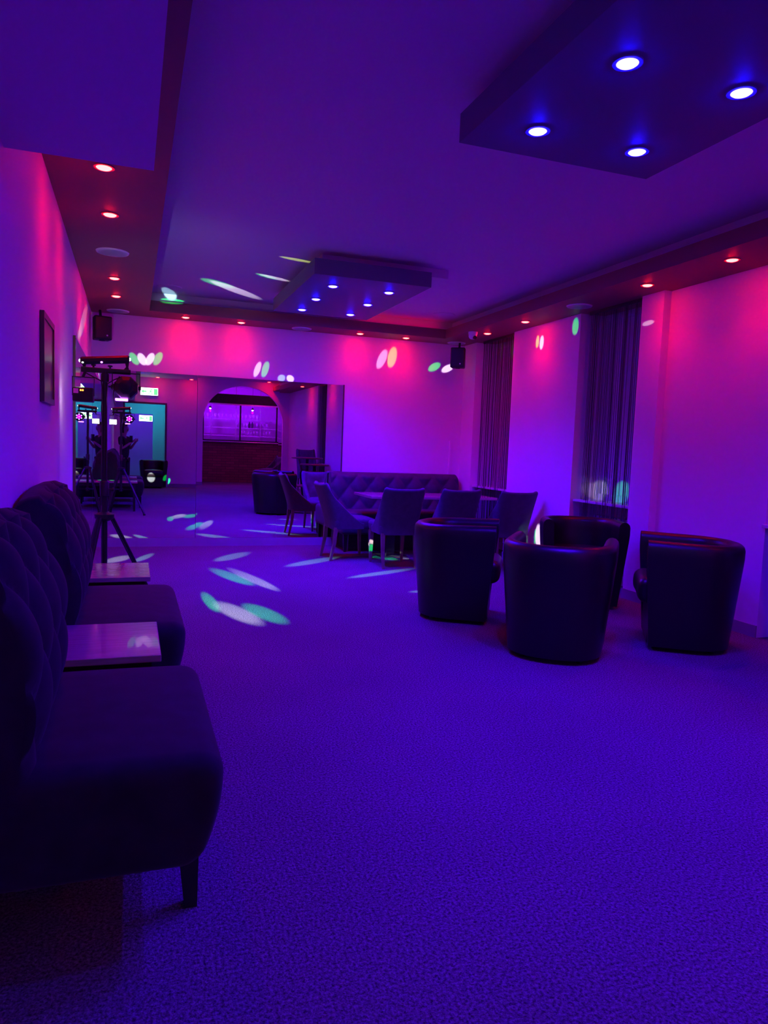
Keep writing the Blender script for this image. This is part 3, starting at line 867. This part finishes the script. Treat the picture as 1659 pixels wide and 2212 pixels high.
# boxy strobe on the left, facing the mirror
t = thing('strobe_light', 'boxy black effect light with orange digits hung left of the stand pole', 'stage light', (SX - 0.125, SY + 0.0, 1.50))
obj('housing', B(-0.055, 0.062, -0.055, 0.075, -0.065, 0.018), M['black'], t, bevel=0.006)
obj('display_plate', B(-0.050, -0.022, -0.0565, -0.0550, -0.018, 0.010), M['greyplastic'], t)
bm = bmesh.new()
for x in (-0.013, -0.001): box(bm, x, x + 0.008, -0.0568, -0.0552, -0.004, 0.006)
obj('digits', bm, M['em_digit'], t)
yk = bmesh.new()
for x in (-0.060, 0.062): box(yk, x, x + 0.004, -0.018, 0.018, -0.03, 0.085)
box(yk, -0.056, 0.062, -0.018, 0.018, 0.081, 0.085); obj('yoke', yk, M['blackmetal'], t)
obj('gel_frame', B(-0.045, -0.012, -0.006, 0.0, 0.022, 0.080), M['shelfglass'], t)
obj('lens', B(-0.048, 0.055, 0.0751, 0.0775, -0.060, 0.012), M['em_white'], t)
bm = bmesh.new(); tube(bm, (0.0, 0.0, 0.085), (0.015, 0, 0.120), 0.008, n=10); obj('clamp', bm, M['blackmetal'], t)
lamp('SPOT', 'strobe_wash', (SX - 0.125, SY + 0.085, 1.48), 8, (0.70, 0.90, 1.0), (0.7, 7.4, 2.8), size=95, blend=1.0, rad=0.03)

# par-style fixture on the right, facing the mirror
t = thing('par_light', 'round black LED par light with violet glow hung right of the stand pole', 'stage light', (SX + 0.123, SY + 0.0, 1.535))
def octo(r, y): return [(r * math.cos(PI / 8 + i * PI / 4), y, r * math.sin(PI / 8 + i * PI / 4)) for i in range(8)]
bm = bmesh.new(); loft(bm, [octo(0.045, -0.055), octo(0.068, -0.040), octo(0.074, -0.01), octo(0.074, 0.045), octo(0.070, 0.055)]); obj('housing', bm, M['black'], t)
bm = bmesh.new(); lathe(bm, [(0, 0), (0.032, 0.0), (0.032, 0.012), (0.024, 0.016), (0, 0.016)], 18); bm.transform(Matrix.Translation((0, -0.055, 0.012)) @ Matrix.Rotation(PI / 2, 4, 'X')); obj('rear_cap', bm, M['black'], t, True)
yk = bmesh.new()
for x in (-0.082, 0.078): box(yk, x, x + 0.005, -0.014, 0.014, -0.02, 0.090)
box(yk, -0.077, 0.078, -0.014, 0.014, 0.084, 0.090); obj('yoke', yk, M['blackmetal'], t)
for s in (-1, 1):
    bm = bmesh.new(); tube(bm, (s * 0.072, 0, 0), (s * 0.088, 0, 0), 0.012, n=12); obj('knob', bm, M['black'], t)
bm = bmesh.new()
for i in range(6):
    a = PI / 2 + i * PI / 3
    tube(bm, (0.040 * math.cos(a), 0.0551, 0.040 * math.sin(a)), (0.040 * math.cos(a), 0.058, 0.040 * math.sin(a)), 0.010, n=14)
tube(bm, (0, 0.0551, 0), (0, 0.058, 0), 0.008, n=14)
obj('led', bm, M['em_vled'], t)
bm = bmesh.new(); box(bm, -0.062, 0.012, -0.05, 0.02, -0.083, -0.070); obj('glow_strip', bm, M['em_violet'], t, bevel=0.003)
lamp('SPOT', 'par_wash', (SX + 0.123, SY + 0.075, 1.535), 30, (0.12, 0.0, 1.0), (1.3, 8.6, 0.8), size=80, blend=1.0, rad=0.03)

# ------------------------------------------------------------------ beams thrown by the effect light
COLS = {'g': (0.0, 1.0, 0.10), 'w': (0.92, 1.0, 1.0), 't': (0.35, 0.85, 0.75), 'p': (1.0, 0.70, 0.85), 'y': (0.62, 1.0, 0.10)}
BEAMS = [
    ((0.579, 5.529, 0.0), (0.596, 5.183, 0.0), (0.534, 5.423, 0.0), 'g', 1.0),
    ((0.726, 5.146, 0.0), (0.831, 4.744, 0.0), (0.672, 4.958, 0.0), 'w', 0.85),
    ((0.912, 5.098, 0.0), (0.997, 4.751, 0.0), (0.855, 4.924, 0.0), 'g', 0.9),
    ((0.879, 6.547, 0.0), (0.999, 6.134, 0.0), (0.84, 6.37, 0.0), 'g', 0.8),
    ((1.051, 6.386, 0.0), (1.169, 5.867, 0.0), (1.011, 6.238, 0.0), 'w', 0.6),
    ((1.02, 7.737, 0.0), (1.267, 8.052, 0.0), (1.01, 7.549, 0.0), 't', 0.45),
    ((1.794, 7.318, 0.0), (2.201, 7.629, 0.0), (1.764, 7.172, 0.0), 't', 0.45),
    ((2.29, 6.563, 0.0), (2.761, 6.803, 0.0), (2.261, 6.466, 0.0), 't', 0.5),
    ((2.401, 5.682, 0.0), (2.562, 5.699, 0.0), (2.378, 5.625, 0.0), 't', 0.4),
    ((2.67, 7.485, 0.0), (2.555, 7.63, 0.0), (2.632, 7.391, 0.0), 'g', 0.9),
    ((2.801, 7.574, 0.0), (2.94, 7.393, 0.0), (2.778, 7.508, 0.0), 'w', 0.9),
    ((0.126, 7.756, 0.0), (0.235, 8.068, 0.0), (0.1, 7.52, 0.0), 't', 0.5),
    ((-0.12, 7.689, 0.0), (0.013, 7.923, 0.0), (-0.138, 7.459, 0.0), 'w', 0.5),
    ((0.023, 8.6, 2.109), (0.073, 8.6, 2.036), (-0.011, 8.6, 2.076), 'g', 0.9),
    ((0.106, 8.6, 2.11), (0.146, 8.6, 2.037), (0.062, 8.6, 2.087), 'w', 1.2),
    ((0.19, 8.6, 2.117), (0.151, 8.6, 2.037), (0.23, 8.6, 2.094), 'w', 1.2),
    ((0.274, 8.6, 2.128), (0.23, 8.6, 2.043), (0.314, 8.6, 2.1), 'g', 0.9),
    ((1.393, 8.6, 2.09), (1.357, 8.6, 1.985), (1.431, 8.6, 2.077), 'w', 0.9),
    ((1.486, 8.6, 2.097), (1.455, 8.6, 1.987), (1.53, 8.6, 2.084), 'g', 0.9),
    ((1.681, 8.6, 2.007), (1.638, 8.6, 1.972), (1.705, 8.6, 1.965), 't', 0.9),
    ((1.787, 8.6, 2.009), (1.828, 8.6, 1.973), (1.76, 8.6, 1.969), 'w', 1.2),
    ((2.936, 8.6, 2.326), (2.881, 8.6, 2.185), (2.998, 8.6, 2.313), 'p', 0.8),
    ((3.07, 8.6, 2.359), (3.045, 8.6, 2.208), (3.138, 8.6, 2.347), 'y', 0.8),
    ((3.647, 8.6, 2.281), (3.734, 8.6, 2.346), (3.681, 8.6, 2.236), 'g', 1.0),
    ((3.835, 8.6, 2.277), (3.93, 8.6, 2.337), (3.87, 8.6, 2.238), 'w', 1.2),
    ((4.06, 6.804, 2.411), (4.06, 6.794, 2.487), (4.06, 6.842, 2.416), 'y', 0.9),
    ((4.06, 6.719, 2.391), (4.06, 6.71, 2.476), (4.06, 6.766, 2.397), 'w', 1.2),
    ((4.06, 6.115, 2.471), (4.06, 6.121, 2.375), (4.06, 6.053, 2.467), 'g', 0.9),
    ((4.12, 5.894, 0.924), (4.12, 5.892, 1.044), (4.12, 5.76, 0.919), 'w', 0.5),
    ((4.12, 5.584, 0.93), (4.12, 5.577, 1.059), (4.12, 5.448, 0.927), 'g', 0.7),
    ((4.06, 6.566, 0.361), (4.06, 6.582, 0.507), (4.06, 6.493, 0.361), 'w', 1.2),
    ((4.06, 6.646, 0.326), (4.06, 6.631, 0.442), (4.06, 6.6, 0.332), 'g', 0.8),
    ((4.12, 7.687, 2.425), (4.12, 7.677, 2.542), (4.12, 7.641, 2.419), 'g', 0.4),
    ((4.06, 5.057, 2.345), (4.06, 4.972, 2.347), (4.06, 5.054, 2.322), 'w', 0.4),
    ((0.988, 7.717, 2.8), (1.399, 8.143, 2.8), (0.984, 7.869, 2.8), 'w', 0.6),
    ((0.801, 7.513, 2.8), (0.601, 7.38, 2.8), (0.798, 7.654, 2.8), 'g', 0.5),
    ((1.272, 6.993, 2.8), (1.469, 7.078, 2.8), (1.274, 7.055, 2.8), 'w', 0.6),
    ((1.193, 6.974, 2.8), (1.064, 6.902, 2.8), (1.195, 7.035, 2.8), 'g', 0.5),
    ((1.32, 6.232, 2.8), (1.513, 6.269, 2.8), (1.327, 6.28, 2.8), 'y', 0.6),
    ((0.37, 8.242, 2.8), (0.287, 7.939, 2.8), (0.33, 8.424, 2.8), 't', 0.7),
    ((0.434, 8.557, 2.8), (0.584, 8.556, 2.8), (0.434, 8.643, 2.8), 'g', 0.6),
    ((-0.42, 7.075, 2.224), (-0.42, 7.626, 2.501), (-0.42, 6.71, 2.17), 'w', 0.9),
    ((0.19, -1.78, 0.24), (0.13, -1.78, 0.34), (0.15, -1.78, 0.20), 'g', 6.0),
    ((0.47, -1.76, 0.27), (0.47, -1.76, 0.40), (0.58, -1.76, 0.27), 'w', 5.0),
    ((0.82, -1.80, 0.27), (0.88, -1.80, 0.36), (0.78, -1.80, 0.32), 'g', 6.0),
    ((-0.31, 3.87, 0.25), (-0.27, 3.87, 0.12), (-0.36, 3.87, 0.22), 'g', 5.0),
    ((-0.42, 6.542, 2.032), (-0.42, 6.827, 2.187), (-0.42, 6.33, 2.019), 'g', 0.6),
]
for c, a, b, col, s in BEAMS:
    c, a, b = Vector(c), Vector(a), Vector(b)
    S = Vector((SX + 0.190, SY - 0.002, 1.712))
    if c.x < -0.3: S = Vector((SX - 0.166, SY - 0.002, 1.682))
    d = c - S; dist = d.length; dn = d.normalized()
    va = (a - S).normalized(); vb = (b - S).normalized()
    ta = va / va.dot(dn) - dn; tb_ = vb / vb.dot(dn) - dn
    ra = ta.length; xa = ta.normalized()
    tb_ = tb_ - xa * tb_.dot(xa); rb = max(tb_.length, 0.006)
    if rb > ra: pass
    za = -dn; ya = za.cross(xa)
    l = bpy.data.lights.new('beam', 'SPOT'); l.color = COLS[col]
    l.spot_size = 2 * math.atan(max(ra, rb) * (1.12 if abs(c.z) < 0.01 else 0.95)); l.spot_blend = 0.75 if abs(c.z) < 0.01 else 0.5; l.shadow_soft_size = 0.004
    if abs(c.z) < 0.01: nrm = Vector((0, 0, 1))
    elif c.z > 2.75: nrm = Vector((0, 0, -1))
    elif c.y > 8.5: nrm = Vector((0, -1, 0))
    elif c.y < 4.0: nrm = Vector((0, 1, 0))
    elif c.x > 3: nrm = Vector((-1, 0, 0))
    else: nrm = Vector((1, 0, 0))
    cosi = max(0.18, abs(dn.dot(nrm)))
    l.energy = 4 * PI * BEAM_E * s * (2.6 if abs(c.z) < 0.01 else 1.25) * dist ** 2 / cosi
    o = bpy.data.objects.new('beam', l); COL.objects.link(o)
    mw = Matrix(((xa.x, ya.x, za.x, S.x), (xa.y, ya.y, za.y, S.y), (xa.z, ya.z, za.z, S.z), (0, 0, 0, 1)))
    k = max(ra, rb)
    o.matrix_world = mw @ Matrix.Diagonal((ra / k, rb / k, 1.0, 1.0))

# ------------------------------------------------------------------ exit signs
def exit_sign(loc, rz, wd, ht, label):
    t = thing('exit_sign', label, 'sign', loc, rz)
    hw, hh = wd / 2, ht / 2
    obj('case', B(-hw, hw, -0.03, 0.0, -hh, hh), M['greyplastic'], t, bevel=0.004)
    obj('face', B(-hw * 0.96, hw * 0.96, 0.0005, 0.003, -hh * 0.92, hh * 0.92), M['em_exitw'], t)
    bm = bmesh.new(); y0, y1 = 0.0032, 0.0045
    k = hh
    # right: doorway; middle: running figure; left: arrow
    def q(pts): prism(bm, pts, 1, y0, y1)
    q([(hw * 0.52, -k * .78), (hw * 0.60, -k * .78), (hw * 0.60, k * .62), (hw * 0.86, k * .62), (hw * 0.86, -k * .78), (hw * 0.92, -k * .78), (hw * 0.92, k * .76), (hw * 0.52, k * .76)])
    cx_, cz = hw * 0.22, k * 0.50
    q([(cx_ + k * 0.16 * math.cos(i * PI / 6), cz + k * 0.16 * math.sin(i * PI / 6)) for i in range(12)])
    q([(cx_ - k * .30, k * .30), (cx_ + k * .02, k * .30), (cx_ + k * .05, -k * .12), (cx_ - k * .28, -k * .10)])
    q([(cx_ - k * .02, k * .26), (cx_ + k * .45, k * .02), (cx_ + k * .38, -k * .10), (cx_ - k * .02, k * .10)])
    q([(cx_ - k * .28, k * .28), (cx_ - k * .62, -k * .02), (cx_ - k * .54, -k * .12), (cx_ - k * .24, k * .08)])
    q([(cx_ - k * .08, -k * .10), (cx_ + k * .10, -k * .10), (cx_ + k * .36, -k * .72), (cx_ + k * .18, -k * .78)])
    q([(cx_ - k * .28, -k * .10), (cx_ - k * .08, -k * .10), (cx_ - k * .44, -k * .52), (cx_ - k * .86, -k * .58), (cx_ - k * .84, -k * .40), (cx_ - k * .50, -k * .38)])
    q([(-hw * 0.90, 0), (-hw * 0.62, k * .5), (-hw * 0.62, k * .18), (-hw * 0.28, k * .18), (-hw * 0.28, -k * .18), (-hw * 0.62, -k * .18), (-hw * 0.62, -k * .5)])
    bmesh.ops.triangulate(bm, faces=[f for f in bm.faces if len(f.verts) > 4])
    obj('pictogram', bm, M['em_exitg'], t)
    return t
exit_sign((0.42, YR + 0.035, 2.44), 0, 0.44, 0.20, 'lit green and white exit sign above the rear doorway')
exit_sign((0.37, -3.955, 1.80), 0, 0.36, 0.17, 'second lit exit sign hanging in the corridor behind the doorway')
lamp('POINT', 'corridor_lamp', (0.62, -3.0, 2.3), 9, (0.03, 0.62, 0.95), rad=0.06)
lamp('POINT', 'corridor_violet_fill', (0.1, -5.0, 2.2), 12, (0.28, 0.02, 1.0), rad=0.08)  # added violet fill for the corridor end, no fixture behind it

# ------------------------------------------------------------------ bar behind the arch (seen in the mirror)
t = thing('bar_counter', 'dark red brick bar counter behind the arch', 'bar', (2.95, -4.0, 0))
obj('brick_front', B(-1.5, 1.6, -0.35, 0.0, 0, 1.15), M['brick'], t)
obj('worktop', B(-1.52, 1.62, -0.42, 0.06, 1.18, 1.22), M['blackmetal'], t, bevel=0.006)
bm = bmesh.new(); tube(bm, (-1.52, 0.085, 1.165), (1.62, 0.085, 1.165), 0.02, n=14); obj('front_rail', bm, M['steel'], t, True)
t = thing('bar_canopy', 'dark hanging canopy box over the bar counter', 'canopy', (2.95, -4.0, 2.22))
obj('fascia', B(-1.6, 1.7, -0.30, 0.0, 0.04, 0.31), M['velvet'], t)
obj('lower_rail', B(-1.6, 1.7, -0.02, 0.012, 0.0, 0.035), M['steel'], t)
for x in (-1.03, 0.02, 1.08):
    bm = bmesh.new(); box(bm, x - 0.022, x + 0.022, -0.05, -0.01, 1.22 - 2.22, 0.02); obj('post', bm, M['blackmetal'], t)
t = thing('back_bar_cabinet', 'dark low cabinet under the lit glass shelves of the bar', 'cabinet', (2.95, -5.2, 0))
obj('body', B(-1.5, 1.5, -0.45, 0.05, 0, 1.19), M['darkwood'], t)
obj('worktop', B(-1.52, 1.52, -0.47, 0.07, 1.19, 1.215), M['blackmetal'], t)
for z, nm in ((1.36, 'lowest'), (1.60, 'middle'), (1.85, 'highest')):
    t = thing('glass_shelf', '%s of the three lit glass shelves on the back bar' % nm, 'shelf', (2.95, -5.2, z))
    obj('shelf_board', B(-1.45, 1.45, -0.25, 0.02, -0.022, 0), M['shelfglass'], t)
    for x in (-1.2, 1.2): obj('shelf_bracket', B(x - 0.01, x + 0.01, -1.4, -0.20, -0.04, -0.022), M['steel'], t)
for k, x in enumerate((-0.7, 0.04, 0.78)):
    bm = bmesh.new(); tube(bm, (0, 0, 1.215), (0, 0, 2.9), 0.010, n=8)
    tag(obj('shelf_upright', bm, M['steel'], None, True, (2.95 + x, -5.12, 0)), '%s steel upright in front of the bar shelves' % ('left', 'middle', 'right')[k], 'post')
g0 = None
rnd = random.Random(5)
for z, xs, lb, gp in ((1.85, [-1.25 + 0.115 * i for i in range(18)], 'stemmed glass standing in the long top row on the back bar', 'glasses on the top bar shelf'),
                      (1.60, [0.08 + 0.105 * i for i in range(10)], 'stemmed glass standing in the middle row on the back bar', 'glasses on the middle bar shelf'),
                      (1.36, [0.22 + 0.10 * i for i in range(10)], 'stemmed glass standing in the lowest row on the back bar', 'glasses on the lowest bar shelf')):
    for x in xs:
        if z == 1.60 and 0.45 < x < 0.62: continue
        p = (2.95 + x + rnd.uniform(-0.01, 0.01), -5.25 + rnd.uniform(-0.02, 0.02), z)
        if g0 is None:
            bm = bmesh.new(); lathe(bm, [(0, 0), (0.032, 0.0), (0.030, 0.004), (0.005, 0.008), (0.0045, 0.06), (0.026, 0.082), (0.036, 0.11), (0.032, 0.15), (0.030, 0.15), (0.034, 0.11), (0.024, 0.085), (0, 0.068)], 14)
            g0 = tag(obj('drinking_glass', bm, M['glassware'], None, True, p), lb, 'glass', gp)
        else:
            g = g0.copy(); COL.objects.link(g); g.location = p; g['label'] = lb; g['group'] = gp
b0 = None
for i, x in enumerate((0.47, 0.56)):
    bm = bmesh.new(); lathe(bm, [(0, 0), (0.036, 0), (0.038, 0.01), (0.038, 0.12), (0.014, 0.158), (0.013, 0.195), (0, 0.195)], 16)
    tag(obj('bottle', bm, M['bottle'], None, True, (2.95 + x, -5.25, 1.602)), ('left' if i == 0 else 'right') + ' one of two dark bottles among the glasses on the middle shelf', 'bottle')
pl0 = None
for x, lb in ((-0.75, 'bright bar pendant lamp on the left over the shelves'), (0.50, 'bright bar pendant lamp on the right over the shelves')):
    t = thing('pendant_lamp', lb, 'lamp', (2.95 + x, -4.9, 2.9), 0, 'bar pendant lamps')
    bm = bmesh.new(); tube(bm, (0, 0, 0), (0, 0, -0.72), 0.004, n=6); obj('cord', bm, M['black'], t)
    bm = bmesh.new(); lathe(bm, [(0.01, -0.70), (0.03, -0.71), (0.045, -0.76), (0.04, -0.76), (0.026, -0.715), (0.01, -0.70)], 16); obj('shade', bm, M['blackmetal'], t, True)
    bm = bmesh.new(); lathe(bm, [(0, -0.79), (0.018, -0.785), (0.026, -0.765), (0.02, -0.745), (0, -0.735)], 14); obj('bulb', bm, M['em_barlamp'], t, True)
    lamp('POINT', 'pendant_glow', (2.95 + x, -4.9, 2.06), 44, (0.28, 0.0, 1.0), rad=0.008)
lamp('POINT', 'bar_room_lamp', (3.6, -3.2, 2.6), 14, (1.0, 0.02, 0.35), rad=0.06)
# chair standing in the bar room, seen past the right side of the arch
dup(dc, (3.72, -3.1, 0), face(-0.9, 0.3), 'velvet chair standing beyond the right side of the arch')

# ------------------------------------------------------------------ photographer (seen only in the mirror)
def skin_obj(name, verts, edges, radii, m, parent, lv=2, root=0):
    me = bpy.data.meshes.new(name); me.from_pydata([tuple(v) for v in verts], edges, [])
    me.materials.append(m)
    o = bpy.data.objects.new(name, me); COL.objects.link(o)
    if parent: o.parent = parent
    s = o.modifiers.new('skin', 'SKIN'); s.use_smooth_shade = True
    for i, r in enumerate(radii):
        rr = r if isinstance(r, tuple) else (r, r)
        me.skin_vertices[0].data[i].radius = rr
    me.skin_vertices[0].data[root].use_root = True
    sb = o.modifiers.new('subdiv', 'SUBSURF'); sb.levels = lv; sb.render_levels = lv
    return o
def photographer():
    t = thing('person', 'person in black clothes holding up a phone, seen in the mirror doorway', 'person', (-0.15, -0.25, 0), face(0.86, 0.5))
    # local: faces +y, right arm +x
    V = []; E = []; Rr = []
    def add(p, r, link=None):
        V.append(Vector(p)); Rr.append(r); i = len(V) - 1
        if link is not None: E.append((link, i))
        return i
    pel = add((0, 0, 0.82), (0.07, 0.06))
    ab = add((0, 0.0, 0.98), (0.07, 0.055), pel)
    ch = add((0, -0.01, 1.14), (0.085, 0.06), ab)
    nb = add((0, -0.01, 1.27), (0.06, 0.05), ch)
    nk = add((0, 0.0, 1.33), 0.043, nb)
    hd0 = add((0, 0.012, 1.39), (0.058, 0.066), nk)
    hd1 = add((0, 0.014, 1.46), (0.066, 0.080), hd0)
    hd2 = add((0, 0.006, 1.53), (0.052, 0.062), hd1)
    ns = add((0, 0.085, 1.435), 0.012, hd1); ns2 = add((0, 0.108, 1.425), 0.009, ns)
    for s in (-1, 1):
        er = add((s * 0.072, 0.0, 1.44), (0.008, 0.014), hd1)
        sh = add((s * 0.155, -0.01, 1.235), 0.047, ch)
        el = add((s * 0.185, 0.04, 0.985), 0.034, sh)
        wr = add((s * 0.075, 0.235, 1.155), 0.022, el)
        pm = add((s * 0.052, 0.272, 1.185), (0.028, 0.014), wr)
        # four fingers behind and round the phone edge, thumb from the side of the palm
        for k in range(4):
            f1 = add((s * 0.046, 0.290 + 0.003 * k, 1.170 + 0.019 * k), 0.0080, pm)
            f2 = add((s * (0.044 - 0.002 * k), 0.309, 1.172 + 0.0195 * k), 0.0070, f1)
            f3 = add((s * (0.030 - 0.003 * abs(k - 1)), 0.318, 1.175 + 0.0195 * k), 0.0062, f2)
        t1 = add((s * 0.036, 0.270, 1.162), 0.0095, pm); t2 = add((s * 0.022, 0.283, 1.172), 0.0082, t1); t3 = add((s * 0.010, 0.289, 1.186), 0.0070, t2)
        hp = add((s * 0.085, 0, 0.76), (0.055, 0.055), pel)
        kn = add((s * 0.09, 0.015, 0.42), 0.052, hp)
        an = add((s * 0.09, -0.01, 0.075), 0.034, kn)
        hl = add((s * 0.092, 0.035, 0.035), (0.034, 0.030), an)
        to = add((s * 0.097, 0.135, 0.028), (0.036, 0.024), hl)
    body = skin_obj('body', V, E, Rr, M['skin'], t, 2, pel)
    # clothing: shirt and trousers follow the same joints, a little thicker
    SV = []; SE = []; SR = []
    def s_add(p, r, link=None):
        SV.append(Vector(p)); SR.append(r); i = len(SV) - 1
        if link is not None: SE.append((link, i))
        return i
    a = s_add((0, 0, 0.74), (0.128, 0.112)); b = s_add((0, 0, 0.96), (0.122, 0.100), a); c = s_add((0, -0.01, 1.15), (0.132, 0.100), b); d_ = s_add((0, -0.01, 1.285), (0.062, 0.055), c)
    for s in (-1, 1):
        e = s_add((s * 0.16, -0.01, 1.235), 0.060, c); f = s_add((s * 0.18, 0.022, 1.06), 0.052, e)
    skin_obj('shirt', SV, SE, SR, M['cloth'], t, 2, 0)
    TV = []; TE = []; TR = []
    def t_add(p, r, link=None):
        TV.append(Vector(p)); TR.append(r); i = len(TV) - 1
        if link is not None: TE.append((link, i))
        return i
    a = t_add((0, 0, 0.84), (0.118, 0.098))
    for s in (-1, 1):
        b = t_add((s * 0.086, 0, 0.75), (0.086, 0.092), a); c = t_add((s * 0.091, 0.014, 0.42), 0.064, b); t_add((s * 0.091, -0.005, 0.085), 0.053, c)
    skin_obj('trousers', TV, TE, TR, M['cloth'], t, 2, 0)
    bm = bmesh.new()
    bmesh.ops.create_uvsphere(bm, u_segments=24, v_segments=16, radius=1.0)
    dele = [v for v in bm.verts if v.co.y > 0.35 and v.co.z < 0.45]
    bmesh.ops.delete(bm, geom=dele, context='VERTS')
    for v in bm.verts:
        v.co = Vector((v.co.x * 0.086, v.co.y * 0.098 + 0.0, v.co.z * 0.108 + 1.468))
        if v.co.z < 1.42: v.co.z -= 0.03
    hr = obj('hair', bm, M['hair'], t, True)
    so = hr.modifiers.new('thick', 'SOLIDIFY'); so.thickness = 0.012
    for s in (-1, 1):
        bm = bmesh.new(); bmesh.ops.create_uvsphere(bm, u_segments=10, v_segments=8, radius=0.009); bm.transform(Matrix.Translation((s * 0.030, 0.086, 1.462))); obj('eye', bm, M['greyplastic'], t, True)
    bm = bmesh.new(); tube(bm, (-0.022, 0.083, 1.395), (0.022, 0.083, 1.395), 0.006, n=8); obj('mouth', bm, M['redwood'], t)
    for s in (-1, 1):
        obj('shoe', rbox(0.046, 0.125, 0.032, 0.028, 3, (s * 0.095, 0.055, 0.034)), M['black'], t, True)
    return t
photographer()
ph = thing('smartphone', 'black smartphone held upright in both hands by the person', 'phone', (-0.008, -0.024, 1.215), math.atan2(-0.330, 0.943))
ph.rotation_euler = (math.radians(-5), math.radians(-2), math.atan2(-0.330, 0.943))
obj('case', rbox(0.036, 0.004, 0.074, 0.0035, 2, rs=2), M['black'], ph, True)
obj('screen', B(-0.033, 0.033, -0.0046, -0.0041, -0.070, 0.070), M['print'], ph)
bm = bmesh.new(); tube(bm, (-0.018, 0.004, 0.052), (-0.018, 0.0065, 0.052), 0.008, n=14); obj('lens_ring', bm, M['black'], ph)
